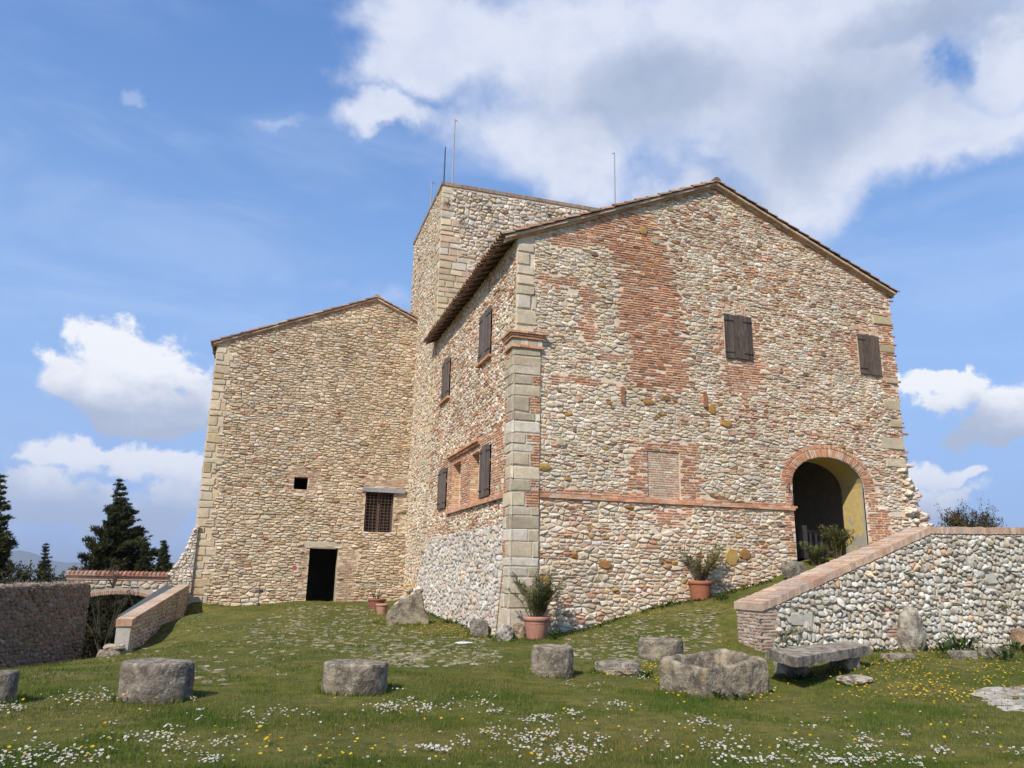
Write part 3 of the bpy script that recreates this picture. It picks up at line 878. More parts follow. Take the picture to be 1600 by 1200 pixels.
# filled-in window of paler bricks
Wf2 = Wall(mb, (0, YF + .045, 0), (1, 0, 0), (0, -1, 0))
Wf2.panel([(bl[1], bl[2]), (bl[3], bl[2]), (bl[3], bl[4]), (bl[1], bl[4])], col=(.52, .45, .34))
Wf2.bricks([(bl[1], bl[2]), (bl[3], bl[2]), (bl[3], bl[4]), (bl[1], bl[4])], pal=[(.54, .33, .22), (.50, .28, .18), (.55, .38, .27), (.51, .33, .23)], rh=.065, bl=.25, h=.012, full=True, rag=0, miss=0)
PAL_Q = [(.58, .49, .37), (.62, .54, .43), (.54, .45, .32), (.57, .47, .34)]
# corner quoins above the cornice and big stones at the right corner
Wf.blocks(XS - .01, XS + .52, 8.1, ZE - .1, pal=PAL_Q, hr=(.28, .5), wr=(.45, .7), h=.06, taper=.12)
for v, hh, ww in ((9.9, .34, .8), (8.95, .28, .62), (7.0, .36, .7), (6.45, .3, .5), (5.7, .42, .95), (5.15, .3, .8), (7.9, .22, .5)):
    Wf.cells([np.array([[XE - ww, v], [XE, v], [XE, v + hh], [XE - ww, v + hh]])], [pick(BUFF)], [.065], .01, False, .05)
for px, py, w_, h_ in ((876, 692, .34, .26), (850, 730, .42, .25), (1142, 871, .5, .6), (1163, 866, .42, .4), (1012, 629, .38, .2), (1040, 622, .3, .2), (1133, 662, .4, .26), (1112, 640, .3, .4), (944, 882, .42, .3), (1003, 361, .36, .28), (1022, 377, .3, .3)):
    u, v = fF(px, py); a = np.linspace(0, 2 * pi, 8)[:-1]
    Wf.cells([np.stack([u + w_ / 2 * np.cos(a) * 1.05, v + h_ / 2 * np.sin(a)], 1)], [pick(OCHRE if rng.random() < .8 else BUFF)], [.085], .008, False, .1)
flat_arch(Wf, s1[1] - .02, s1[3] + .0, s1[4], .40); flat_arch(Wf, s2[1] - .14, s2[3] + .1, s2[4], .36)
voussoirs(Wf, ACU, AZS, AHW, ARI, .27, -.12, pi + .12, 62, BRICK + PINK, .035)
voussoirs(Wf, ACU, AZS, AHW + .27, ARI + .27, .13, -.05, pi + .05, 66, BRICK, .03)
# ledge line and putlog scars beside the old lean-to
for a, b in (((972, 605), (966, 628)), ((1100, 613), (1094, 636))):
    p, q = fF(*a), fF(*b)
    mb.box((p[0] - .05, YF - .03, q[1]), (p[0] + .03, YF - .10, p[1]), (.30, .13, .07), jit=.012)
# side and rear walls
Ws = Wall(mb, (XS, 0, 0), (0, 1, 0), (-1, 0, 0))
def ywin(pxl, pxr, pyt, pyb, pym=None):
    l = atX(pxl, pyb, XS); r = atX(pxr, pyb, XS); t = atX((pxl + pxr) / 2, pyt, XS); b = atX((pxl + pxr) / 2, pyb, XS)
    return ('r', float(r[1]), float(b[2]), float(l[1]), float(t[2]))
wA = ywin(751, 768, 490, 562); wB = ywin(692, 703, 565, 624); wC = ywin(752, 766.5, 697, 777); wD = ywin(686, 697.5, 733, 795)
nE = ywin(706, 718.5, 722, 789); nF = ywin(735, 747, 714, 783); nG = ywin(781, 788, 690, 768)
def fixw(w, wd): m = (w[1] + w[3]) / 2; return ('r', m - wd / 2, w[2], m + wd / 2, w[4])
wC = ('r', wC[1], wC[2], wC[3], wC[4] + .02)
sideh = [wA, wB, wC, wD]; niches = [nE, nF]
nz0 = min(n[2] for n in niches); nz1 = max(n[4] for n in niches)
nE = ('r', nE[1], nz0, nE[3], nz1 - .05); nF = ('r', nF[1], nz0, nF[3], nz1 - .05)
niches = [nE, nF]
print('side windows', wA, wB, wC, wD, nE, nF)
Ws.panel([(YF, -.8), (YT, -.8), (YT, ZE), (YF, ZE)], [(w[0], w[1] + .03, w[2] + .03, w[3] - .03, w[4] - .03) for w in sideh] + niches, depth=.26, col=(.64, .53, .40), reveal=(.50, .28, .17))
def zr(w, a=.3, b=.3, c=.25): return [(w[1] - a, w[2] - c), (w[3] + a, w[2] - c), (w[3] + a, w[4] + b), (w[1] - a, w[4] + b)]
LOWZ = min(wC[2], wD[2]) - .12
ZNI = [(YF + .9, LOWZ), (wD[3] + .35, LOWZ), (wD[3] + .35, wD[4] + .35), (nE[3] + .3, nz1 + .35), (wC[1] - .3, wC[4] + .4), (YF + .9, wC[4] + .5)]
ZWA, ZWB = zr(wA, .26, .3, .1), zr(wB, .2, .1, .1)
Ws.bricks(ZNI, holes=sideh + niches, rag=.05, miss=.04, pal=BRICK + PINK)
Ws.bricks(ZWA, holes=sideh, rag=.12, miss=.2); Ws.bricks(ZWB, holes=sideh, rag=.12, miss=.25)
def col_side(c, size):
    n = len(c); col = pick(WHITE, n, .12); cr = rng.random(n) < .35; col[cr] = pick(CREAM, int(cr.sum()))
    q = lf(c, .7, 5.1)
    pb = np.where(c[:, 1] > 2.9, .16 + .6 * np.clip(q, -.2, 1), .02); pb = np.where(size > .04, pb * .4, pb)
    b = rng.random(n) < pb; col[b] = pick(FRAG, int(b.sum()), .18)
    o = rng.random(n) < .012; col[o] = pick(OCHRE, int(o.sum()))
    return col
Ws.sprinkle([(YF + .9, 2.9), (YT, 2.9), (YT, ZE), (YF + .9, ZE)], 2200, zones=[ZNI, ZWA, ZWB], holes=sideh + niches, dens=lambda c: np.clip(.35 + 1.0 * lf(c, .8, 1.6), .03, 1))
Ws.rubble([(YF + .02, 2.9), (YT, 2.9), (YT, ZE), (YF + .02, ZE)], .10, .17, col_side, .02, .055, drop=lambda p: np.full(len(p), .15), holes=sideh + niches, zones=[ZNI, ZWA, ZWB])
# battered foot of pale cobbles
Wb = Wall(mb, (XS - .26, 0, 0), (0, 1, 0), (-1, 0, 0)); Wb.Z = np.array([.26 / 2.95, 0, 1.])
Wb.panel([(YF + .55, -.8), (YT + 1.2, -.8), (YT + .6, 1.6), (YT - .1, 2.95), (YF + .55, 2.95)], col=(.55, .51, .44))
def col_foot(c, size):
    n = len(c); col = pick([(.54, .50, .44), (.48, .43, .37), (.59, .55, .49), (.42, .37, .31), (.52, .45, .37)], n, .1)
    o = rng.random(n) < .06; col[o] = pick(CREAM + FRAG[:1], int(o.sum())); return col
mb.add([(XS - .34, YF + .56, -.8), (XS, YF + .56, -.8), (XS, YF + .56, 2.95)], [(0, 1, 2)], (.52, .46, .38))
Wb.rubble([(YF + .52, -.7), (YT + 1.2, -.7), (YT + .6, 1.6), (YT - .1, 2.95), (YF + .52, 2.95)], .13, .15, col_foot, .03, .08, round_=True, gap=.004, jit=.5, drop=lambda p: np.full(len(p), .2))
# front pilaster wrapping the corner, z from ground to cornice
PZ = fF(848, 545)[1]; PX = 6.93; PY = YF + .60
mb.box((XS - .06, YF - .06, -.8), (PX, PY, PZ), (.50, .44, .33))
Wp = Wall(mb, (0, YF - .06, 0), (1, 0, 0), (0, -1, 0)); Wq = Wall(mb, (XS - .06, 0, 0), (0, 1, 0), (-1, 0, 0))
PAL_P = [(.52, .43, .30), (.54, .45, .32), (.56, .48, .37), (.48, .39, .27), (.58, .51, .41), (.51, .43, .32), (.41, .34, .24)]
v = -.8
while v < PZ - .05:
    hh = min(rng.uniform(.22, .5), PZ - v); cut = XS - .09 + rng.uniform(.40, .86)
    c0 = pick(PAL_P); cuy = rng.uniform(.28, .55)
    if PX - cut < .12: cut = PX
    Wp.cells([np.array([[XS - .09, v], [cut, v], [cut, v + hh], [XS - .09, v + hh]]) + rng.normal(0, .012, (4, 2))], [c0], [rng.uniform(.015, .04)], .006, False, .06)
    Wq.cells([np.array([[YF - .09, v], [YF + cuy, v], [YF + cuy, v + hh], [YF - .09, v + hh]]) + rng.normal(0, .012, (4, 2))], [c0 * 1.02], [rng.uniform(.015, .04)], .006, False, .06)
    if cut < PX:
        if rng.random() < .45: Wp.bricks([(cut, v), (PX, v), (PX, v + hh), (cut, v + hh)], full=True, rag=0, bl=.22, h=.03)
        else: Wp.cells([np.array([[cut, v], [PX, v], [PX, v + hh], [cut, v + hh]])], [pick(PAL_P)], [.035], .007, False, .05)
    if rng.random() < .6: Wq.bricks([(YF + cuy, v), (PY, v), (PY, v + hh), (YF + cuy, v + hh)], full=True, rag=0, bl=.2, h=.03)
    else: Wq.cells([np.array([[YF + cuy, v], [PY, v], [PY, v + hh], [YF + cuy, v + hh]])], [pick(PAL_P)], [.035], .007, False, .05)
    v += hh
Wr = Wall(mb, (XE, 0, 0), (0, 1, 0), (1, 0, 0)); Wr.panel([(YF, -.8), (YT, -.8), (YT, ZE), (YF, ZE)], col=(.45, .36, .26))
Wk = Wall(mb, (0, YT - .1, 0), (1, 0, 0), (0, 1, 0)); Wk.panel(out, col=(.45, .36, .26))
house_wall = mb.build('wall', M_MAS, house)
house_wall.matrix_parent_inverse = Matrix.Translation((-XS, -YF, 0))
def HP(o): o.matrix_parent_inverse = Matrix.Translation((-XS, -YF, 0)); return o

# cornice of stepped bricks on the pilaster
mb = MB()
for i, (z0, z1, e) in enumerate(((PZ - .06, PZ + .02, .05), (PZ + .02, PZ + .20, .02), (PZ + .20, PZ + .27, .07), (PZ + .27, PZ + .33, .10), (PZ + .33, PZ + .39, .14))):
    x0, y0 = XS - .09 - e, YF - .09 - e
    u = x0
    while u < PX + e - .02:
        w_ = min(.25 * rng.uniform(.85, 1.1), PX + e - u); mb.box((u + .004, y0, z0 + .003), (u + w_ - .003, YF + .02, z1 - .003), pick(BRICK if i != 1 else PAL_P), jit=.004); u += w_
    u = y0 + .05
    while u < PY + e - .02:
        w_ = min(.25 * rng.uniform(.85, 1.1), PY + e - u); mb.box((x0 - .001, u + .004, z0 + .003), (XS + .02, u + w_ - .003, z1 - .003), pick(BRICK if i != 1 else PAL_P), jit=.004); u += w_
HP(mb.build('cornice', M_MAS, house))
# string course: thin projecting bricks along the front
mb = MB()
u = PX + .02
while u < AU0 - .02:
    w_ = min(.27 * rng.uniform(.85, 1.12), AU0 - u)
    mb.box((u + .003, YF - .085 + rng.uniform(-.006, .006), ZSTR - .035), (u + w_ - .003, YF + .01, ZSTR + .03), pick(BRICK + PINK), jit=.004)
    mb.box((u + .103, YF - .06 + rng.uniform(-.006, .006), ZSTR + .033), (u + w_ + .09, YF + .01, ZSTR + .095), pick(BRICK + PINK), jit=.004)
    u += w_
HP(mb.build('string_course', M_MAS, house))
# shutters
HP(shutter(house, Wf, s1[1], s1[3], s1[2], s1[4], .045, label='weathered two leaf plank shutter left on the gable front'))
HP(shutter(house, Wf, s2[1], s2[3], s2[2], s2[4], .045, label='plain brown shutter near the right edge of the gable front', leaves=1, col=(.10, .07, .052)))
GREYB = (.13, .10, .085)
HP(shutter(house, Ws, wA[1], wA[3], wA[2], wA[4], .05, label='upper side shutter nearer the corner', col=GREYB))
HP(shutter(house, Ws, wB[1], wB[3], wB[2], wB[4], .05, label='upper side shutter nearer the tower', col=GREYB))
HP(shutter(house, Ws, wC[1], wC[3], wC[2], wC[4], .05, label='tall lower side shutter with curved top', col=GREYB, arched=True))
HP(shutter(house, Ws, wD[1], wD[3], wD[2], wD[4], .05, label='lower side shutter nearer the tower', col=GREYB, arched=True))
for w_ in (wA, wB):
    mb = MB(); u = w_[1] - .12
    while u < w_[3] + .1:
        mb.box((XS - .14, u, w_[2] - .09), (XS + .01, u + .15, w_[2] - .015), pick(BRICK), jit=.004); u += .156
    HP(mb.build('window_sill', M_MAS, house))
# niches with cream plaster backs, moulding above, sill below
for n_ in niches:
    mb = MB(); mb.box((XS + .24, n_[1] - .02, n_[2] - .02), (XS + .30, n_[3] + .02, n_[4] + .02), (.66, .55, .38))
    o = mb.build('blind_window', M_PLAST, house); HP(o)
    mb = MB(); Wn = Wall(mb, (0, n_[3] - .004, 0), (1, 0, 0), (0, -1, 0))
    Wn.panel([(XS - .02, n_[2]), (XS + .24, n_[2]), (XS + .24, n_[4]), (XS - .02, n_[4])], col=(.5, .42, .3))
    Wn.bricks([(XS - .03, n_[2]), (XS + .24, n_[2]), (XS + .24, n_[4]), (XS - .03, n_[4])], full=True, rag=0, bl=.26, h=.012, pal=BRICK + PINK)
    mb.build('brick_jamb', M_MAS, o).matrix_parent_inverse = Matrix.Identity(4)
mb = MB(); mbt = MB()
y = PY + .02
ytop0, ytop1 = wC[3] + .05, nE[3] + .35
zs0 = LOWZ
while y < nE[3] + .45:
    mb.box((XS - .12 + rng.uniform(-.005, .005), y + .003, zs0 - .07), (XS + .01, y + .24, zs0 + .01), pick(PINK + BRICK), jit=.004)
    mb.box((XS - .08, y + .10, zs0 + .012), (XS + .01, y + .335, zs0 + .08), pick(PINK + BRICK), jit=.004)
    if y > ytop0 and y < nE[3] + .3:
        mbt.box((XS - .15 + rng.uniform(-.01, .01), y + .003, nz1 + .22), (XS + .01, y + .24, nz1 + .30), pick(BRICK), jit=.005)
        mbt.box((XS - .09, y + .003, nz1 + .135), (XS + .01, y + .24, nz1 + .215), pick(BRICK), jit=.005)
    y += .246
HP(mb.build('sill_moulding', M_MAS, house)); HP(mbt.build('lintel_moulding', M_MAS, house))
# arch lining and the porch room behind it
mb = MB()
YI = YF + 1.0
YEL = (.60, .44, .16)
L = [(u, v) for u, v in hole_loop(('arch', AU0, AU1, 1.2, AZS, ARI))]
n_ = len(L)
A = np.array([(u, YF + .004, v) for u, v in L]); B = np.array([(u, YI, v) for u, v in L])
rows = 10
Vv = np.concatenate([A * (1 - k / rows) + B * k / rows for k in range(rows + 1)])
Fq = [(r * n_ + i, r * n_ + (i + 1) % n_, (r + 1) * n_ + (i + 1) % n_, (r + 1) * n_ + i) for r in range(rows) for i in range(n_) if i != 0]
cc = np.array([YEL] * len(Vv)) 
mb.add(Vv, Fq, cc)
def mat_yellow():
    m = bpy.data.materials.new('peeling_yellow_plaster'); m.use_nodes = True
    t = NT(m.node_tree); b = t.n['Principled BSDF']; P = t.node('ShaderNodeNewGeometry').outputs['Position']
    sep = t.node('ShaderNodeSeparateXYZ'); t.l.new(P, sep.inputs[0])
    n = t.noise(P, 3.2, 8, .65, .4)
    peel = t.ramp(t.math('SUBTRACT', n, t.math('MULTIPLY', t.math('SUBTRACT', sep.outputs[2], 2.75), .20)), .44, .50)
    c = t.mix(t.ramp(t.noise(P, 9, 5, .6), .3, .7), (.62, .46, .17), (.50, .38, .15))
    c = t.mix(peel, c, (.36, .34, .29))
    edge = t.ramp(t.math('SUBTRACT', t.math('SUBTRACT', sep.outputs[1], YF), t.math('MULTIPLY', t.math('SUBTRACT', n, .5), .35)), .06, .20, 1, 0)
    c = t.mix(edge, c, (.42, .38, .30))
    t.put(b.inputs['Base Color'], c); b.inputs['Roughness'].default_value = .95
    bp = t.node('ShaderNodeBump'); bp.inputs['Distance'].default_value = .01; t.l.new(n, bp.inputs['Height']); t.l.new(bp.outputs[0], b.inputs['Normal'])
    return m
M_YEL = mat_yellow()
HP(mb.build('arch_lining', M_YEL, house))
mb = MB()
RX0, RX1, RY, RZ0, RZ1 = 12.5, 18.9, 25.0, 2.28, 6.6
grey = (.52, .45, .36)
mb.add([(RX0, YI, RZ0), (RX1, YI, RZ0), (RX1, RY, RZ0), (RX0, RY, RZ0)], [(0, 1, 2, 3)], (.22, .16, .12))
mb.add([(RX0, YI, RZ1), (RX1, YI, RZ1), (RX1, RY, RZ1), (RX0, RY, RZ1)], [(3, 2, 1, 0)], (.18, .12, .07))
mb.add([(RX0, RY, RZ0), (RX1, RY, RZ0), (RX1, RY, RZ1), (RX0, RY, RZ1)], [(0, 1, 2, 3)], grey)
mb.add([(RX0, YI, RZ0), (RX0, RY, RZ0), (RX0, RY, RZ1), (RX0, YI, RZ1)], [(0, 1, 2, 3)], grey)
mb.add([(RX1, YI, RZ0), (RX1, RY, RZ0), (RX1, RY, RZ1), (RX1, YI, RZ1)], [(3, 2, 1, 0)], grey)
Wi = Wall(mb, (0, YI, 0), (1, 0, 0), (0, 1, 0)); Wi.panel([(RX0, 1.2), (RX1, 1.2), (RX1, RZ1), (RX0, RZ1)], [arch_hole], col=grey, depth=.01)
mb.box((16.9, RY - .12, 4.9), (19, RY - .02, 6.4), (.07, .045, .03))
HP(mb.build('porch_room', M_PLAST, house))
mb = MB()
by = YI + 1.3; bx = float(atY(1256, 840, by)[0])
mb.box((bx, by, 3.16), (bx + 1.5, by + .14, 3.26), (.22, .15, .11))
mb.box((bx, by, RZ0), (bx + 1.5, by + .14, RZ0 + .1), (.22, .15, .11))
for k in range(7):
    x = bx + .1 + k * .215
    mb.tube([(x, by + .07, RZ0 + .1), (x, by + .07, RZ0 + .25), (x, by + .07, RZ0 + .38), (x, by + .07, 3.0), (x, by + .07, 3.16)], [.05, .055, .075, .035, .05], 8, (.42, .36, .30))
mb.box((bx - .05, by - .02, RZ0), (bx + .13, by + .16, 3.4), (.40, .35, .29))
HP(mb.build('balustrade', M_PALE, house))

# roof of the main house: ridge along Y
def gable_roof(parent, P, x0, xp, x1, z0, zp, z1, y0, y1, over, ovy, lab=None):
    """walls x0..x1, ridge xp; z at each; verge at y0-ovy"""
    s0 = (zp - z0) / (xp - x0); s1_ = (zp - z1) / (x1 - xp)
    o2 = min(over, .14); a0 = x0 - over; b1 = x1 + o2
    za, zb = z0 - over * s0, z1 - o2 * s1_
    mb = MB(); up = .05
    ya, yb = y0 - ovy, y1 + .1
    roof_slab('l', mb, (a0, ya, za + up), (a0, yb, za + up), (xp, yb, zp + up), (xp, ya, zp + up), .05, (.17, .10, .06))
    roof_slab('r', mb, (b1, ya, zb + up), (b1, yb, zb + up), (xp, yb, zp + up), (xp, ya, zp + up), .05, (.17, .10, .06))
    rf = mb.build('roof', M_TILE, parent); P(rf)
    mb = MB()
    barrel_tiles(mb, (a0 - .04, ya, za + up + .055), (a0 - .04, yb, za + up + .055), (xp, yb, zp + up + .06), (xp, ya, zp + up + .06))
    barrel_tiles(mb, (b1 + .04, yb, zb + up + .055), (b1 + .04, ya, zb + up + .055), (xp, ya, zp + up + .06), (xp, yb, zp + up + .06))
    o = mb.build('roof_tiles', M_TILE, rf); o.matrix_parent_inverse = Matrix.Identity(4)
    mb = MB(); y = ya - .05
    while y < yb:
        L = .45; aa = np.linspace(0, pi, 7)
        V = []
        for t_, k in ((0, 1.1), (1, .92)):
            for a in aa: V.append((xp + .13 * k * cos(a), y + t_ * (L + .06), zp + up + .10 + .13 * k * sin(a)))
        mb.add(V, [(q, q + 1, q + 8, q + 7) for q in range(6)] + [tuple(range(7))], pick(TILEC, None, .2)); y += L
    o = mb.build('ridge_tiles', M_TILE, rf); o.matrix_parent_inverse = Matrix.Identity(4)
    # verge: plaster fillet and a brick course stepping out under it
    mb = MB()
    for (xa, zA_, xb, zB_) in ((a0, za, xp, zp), (b1, zb, xp, zp)):
        L = math.hypot(xb - xa, zB_ - zA_); n = int(L / .26); ex, ez = (xb - xa) / L, (zB_ - zA_) / L
        for k in range(n):
            c1, c2 = L * k / n + .003, L * (k + 1) / n - .003
            for off, th, oy, pal in ((-.075, .065, ovy * .55, BRICK + PINK), (-.008, .075, ovy + .03, [(.50, .38, .27), (.46, .33, .23), (.53, .42, .31)])):
                q = [(xa + ex * c - ez * 0, zA_ + ez * c + up + off) for c in (c1, c2)]
                j = rng.uniform(-.006, .006)
                V = [(q[0][0], y0 - oy + j, q[0][1]), (q[1][0], y0 - oy + j, q[1][1]), (q[1][0], y0 + .05, q[1][1]), (q[0][0], y0 + .05, q[0][1])]
                V += [(a, b, c + th) for a, b, c in V]
                mb.add(V, [(0, 1, 2, 3), (4, 7, 6, 5), (0, 4, 5, 1), (1, 5, 6, 2), (2, 6, 7, 3), (3, 7, 4, 0)], pick(pal))
    o = mb.build('verge', M_MAS, parent); P(o)
    # eaves soffit: boards and rafter line
    if over > .3:
        for (xw, xo, zw, zo) in ((x0, a0, z0, za), (x1, b1, z1, zb)):
            y = ya + .12
            while y < yb - .1:
                V = [(xo, y, zo - .07 + up), (xw, y, zw - .09 + up), (xw, y + .09, zw - .09 + up), (xo, y + .09, zo - .07 + up)]
                V += [(a, b, c + .068) for a, b, c in V]
                mb = MB(); mb.add(V, [(0, 1, 2, 3), (4, 7, 6, 5), (0, 4, 5, 1), (1, 5, 6, 2), (2, 6, 7, 3), (3, 7, 4, 0)], np.array((.13, .08, .05)) * rng.uniform(.8, 1.3)); y += .5
                P(mb.build('rafter_end', M_WOOD, parent))
gable_roof(house, HP, XS, XP, XE, ZE, ZP, ZE, YF, YT - .1, .42, .16)

# broken masonry stub at the right foot of the gable front
mb = MB()
stub = [fF(*p) for p in ((1380, 880), (1458, 850), (1450, 828), (1437, 812), (1440, 800), (1424, 782), (1418, 760), (1412, 740), (1405, 715), (1390, 700))]
stub = [(XE - .25, 1.6), (XE + 1.15, 1.6), (XE + 1.1, 2.75), (XE + .85, 3.1), (XE + .8, 3.45), (XE + .5, 3.7), (XE + .35, 4.5), (XE + .18, 4.9), (XE + .12, 5.3), (XE - .25, 5.4)]
Wt = Wall(mb, (0, YF - .02, 0), (1, 0, 0), (0, -1, 0))
mb.box((XE, YF + .05, 1.5), (XE + .12, YF + .9, 5.2), (.48, .42, .33)); mb.box((XE + .1, YF + .08, 1.5), (XE + .45, YF + .9, 3.7), (.48, .42, .33)); mb.box((XE + .4, YF + .1, 1.5), (XE + .95, YF + .9, 2.9), (.48, .42, .33))
sp = np.array(stub); cnt = 0
while cnt < 420:
    q = rng.uniform(sp.min(0), sp.max(0))
    if inpoly(q[None], sp)[0]:
        s_ = rng.uniform(.05, .15)
        rock(mb, (q[0], YF + rng.uniform(-.08, .12) + (rng.random() < .4) * rng.uniform(0, .7), q[1]), (s_ * 1.3, s_, s_ * .62), 1, .2, pick(WHITE if rng.random() < .8 else FRAG), cnt)
        cnt += 1
for (u, v, w_) in ((XE + .1, 5.25, .24), (XE + .08, 4.35, .16), (XE + .55, 3.6, .26), (XE + .95, 2.8, .2)):
    rock(mb, (u, YF + .1, v), (w_, .2, .08), 2, .1, pick(GREYW), 3, boxy=.7)
HP(mb.build('broken_wall_end', M_MAS, house))
# small iron lamp hook beside the arch
mb = MB(); hp_ = fF(1229, 765)
mb.tube([(hp_[0], YF - .05, hp_[1] + .1), (hp_[0] - .05, YF - .22, hp_[1] + .16), (hp_[0] - .1, YF - .3, hp_[1] + .05), (hp_[0] - .12, YF - .28, hp_[1] - .12)], .015, 6, (.03, .03, .03))
HP(mb.build('iron_hook', M_METAL, house))

# ================================================================== TOWER
tower = thing('stone_tower', 'square rubble stone tower rising behind the gabled house', 'tower', loc=(XS, YT, 0))
def TP(o): o.matrix_parent_inverse = Matrix.Translation((-XS, -YT, 0)); return o
mb = MB(); XTL = XS - .03
Wl = Wall(mb, (XTL, 0, 0), (0, 1, 0), (-1, 0, 0))
slit1 = ('r', 35.3, 15.9, 35.75, 16.8); slit2 = ('r', 33.2, 4.2, 33.5, 5.2)
Wl.panel([(YT, -.8), (YT2, -.8), (YT2, ZT), (YT, ZT)], [slit1, slit2], depth=.4, col=(.60, .49, .36))
def col_tow(c, size):
    n = len(c); col = pick(CREAM, n, .12); g = rng.random(n) < .45; col[g] = pick(WHITE + GREYW, int(g.sum()))
    b = rng.random(n) < .05 + .2 * np.clip(lf(c, .6, 2.2), 0, 1); col[b] = pick(BRICK + PINK, int(b.sum())); return col
zq = [(YT - .1, -.8), (YT + .62, -.8), (YT + .62, ZT), (YT - .1, ZT)]
Wl.rubble([(YT, -.7), (YT2, -.7), (YT2, ZT - .22), (YT, ZT - .22)], .12, .18, col_tow, .02, .055, drop=lambda p: np.full(len(p), .15), holes=[slit1, slit2], zones=[zq], rag=.03)
Wl.blocks(YT - .02, YT + .62, -.7, ZT - .25, BUFF, (.2, .42), (.3, .7), .04, taper=.15)
Wl.bricks([(35.1, 15.8), (35.95, 15.8), (35.95, 17), (35.1, 17)], holes=[slit1], rag=.06)
Wfr = Wall(mb, (0, YT - .01, 0), (1, 0, 0), (0, -1, 0))
Wfr.panel([(XTL, 8.), (XT2, 8.), (XT2, ZT), (XTL, ZT)], col=(.54, .46, .36))
tq = [(XTL - .1, 8), (XTL + .75, 8), (XTL + 1.6, 13.2), (XTL + .95, 15.2), (XTL + .45, 16.6), (XTL + .45, ZT), (XTL - .1, ZT)]
def col_tf(c, size):
    n = len(c); col = pick(GREYW + WHITE, n, .14); g = rng.random(n) < .2; col[g] = pick(BUFF, int(g.sum())); b = rng.random(n) < .02; col[b] = pick(BRICK, int(b.sum())); return col
Wfr.rubble([(XTL, 8.), (XT2, 8.), (XT2, ZT - .22), (XTL, ZT - .22)], .15, .24, col_tf, .03, .08, drop=lambda p: np.full(len(p), .18), zones=[tq], rag=.08)
v = 8.
while v < ZT - .3:
    hh = min(rng.uniform(.2, .38), ZT - .25 - v); end = XTL + (1.0 + (v - 8) * .17 if v < 13.2 else 1.9 - (v - 13.2) * .33) + rng.uniform(-.2, .2); end = max(end, XTL + .55)
    u = XTL - .02
    while u < end - .1:
        w_ = min(rng.uniform(.3, .85), end - u)
        if end - u - w_ < .12: w_ = end - u
        Wfr.cells([np.array([[u, v], [u + w_, v], [u + w_, v + hh], [u, v + hh]]) + rng.normal(0, .008, (4, 2))], [pick([(.56, .46, .30), (.60, .50, .34), (.52, .42, .27), (.52, .38, .26), (.56, .49, .38)])], [rng.uniform(.04, .07)], .009, False, .06)
        u += w_
    v += hh
Wx = Wall(mb, (XT2, 0, 0), (0, 1, 0), (1, 0, 0)); Wx.panel([(YT, -.8), (YT2, -.8), (YT2, ZT), (YT, ZT)], col=(.44, .38, .28))
Wx = Wall(mb, (0, YT2, 0), (1, 0, 0), (0, 1, 0)); Wx.panel([(XTL, -.8), (XT2, -.8), (XT2, ZT), (XTL, ZT)], col=(.44, .38, .28))
mb.box((XTL + .4, YT + .4, ZT - 1.2), (XT2 - .4, YT2 - .4, ZT - 1.1), (.3, .28, .24))
TP(mb.build('wall', M_MAS, tower))
mb = MB()
def coping_run(a, b, fixed, axis, o, th=.16, z=ZT - .14):
    u = a
    while u < b:
        w_ = .075 * rng.uniform(.9, 1.1); c = pick([(.30, .20, .14), (.34, .25, .18), (.26, .19, .14), (.36, .22, .15), (.30, .27, .21)])
        if axis == 'x': mb.box((u, fixed - .05, z + rng.uniform(-.008, .008)), (u + w_ - .006, fixed + .38, z + th), c, jit=.004)
        else: mb.box((fixed - .05, u, z + rng.uniform(-.008, .008)), (fixed + .38, u + w_ - .006, z + th), c, jit=.004)
        u += w_
coping_run(XTL - .05, XT2 + .05, YT, 'x', 0); coping_run(YT + .4, YT2 + .05, XTL, 'y', 0)
coping_run(XTL + .4, XT2 + .05, YT2 - .35, 'x', 0); coping_run(YT + .4, YT2 - .4, XT2 - .35, 'y', 0)
TP(mb.build('coping', M_MAS, tower))

# poles on the tower
def pole(name, base, top, r, col, label, cat, hook=True, side=1, grp=None):
    mb = MB(); b = np.array(base, float); t = np.array(top, float)
    mb.tube([b, (b + t) / 2, t], [r * 1.15, r, r * .8], 8, col)
    o = mb.build(name, M_METAL); tag(o, label, cat, grp)
    if hook:
        mb = MB(); mb.tube([t - (0, 0, .12), t + (.09 * side, 0, -.06), t + (.12 * side, 0, -.12)], .014, 6, (.05, .05, .06)); 
        h = mb.build('pulley_arm', M_METAL, o)
    return o
def on_tower(px_b, px_t, py_t, yy):
    q = atY(px_t, py_t, yy); p = atY(px_b, 300, yy)
    return (float(q[0]), yy, ZT - 1.1), (float(q[0]), yy, float(q[2]))
GREYM = (.34, .35, .37)
for (pb, pt, pyt, yy, r, col, lab, hk, sd) in ((709, 711, 186, YT + .7, .035, GREYM, 'tall thin grey flagpole at the near corner of the tower', True, 1),
      (696, 696, 230, YT + .9, .035, (.06, .07, .12), 'short dark blue rod left of the tall flagpole', False, 1),
      (673, 675, 283, YT2 - 2.6, .035, GREYM, 'short grey pole behind the left edge of the tower top', True, 1),
      (961, 960, 238, YT + 1.2, .035, GREYM, 'grey flagpole standing alone above the roof of the gabled house', True, -1)):
    b, t_ = on_tower(pb, pt, pyt, yy)
    pole('flagpole' if hk else 'lightning_rod', b, t_, r, col, lab, 'flagpole' if hk else 'rod', hk, sd, 'poles on the tower')

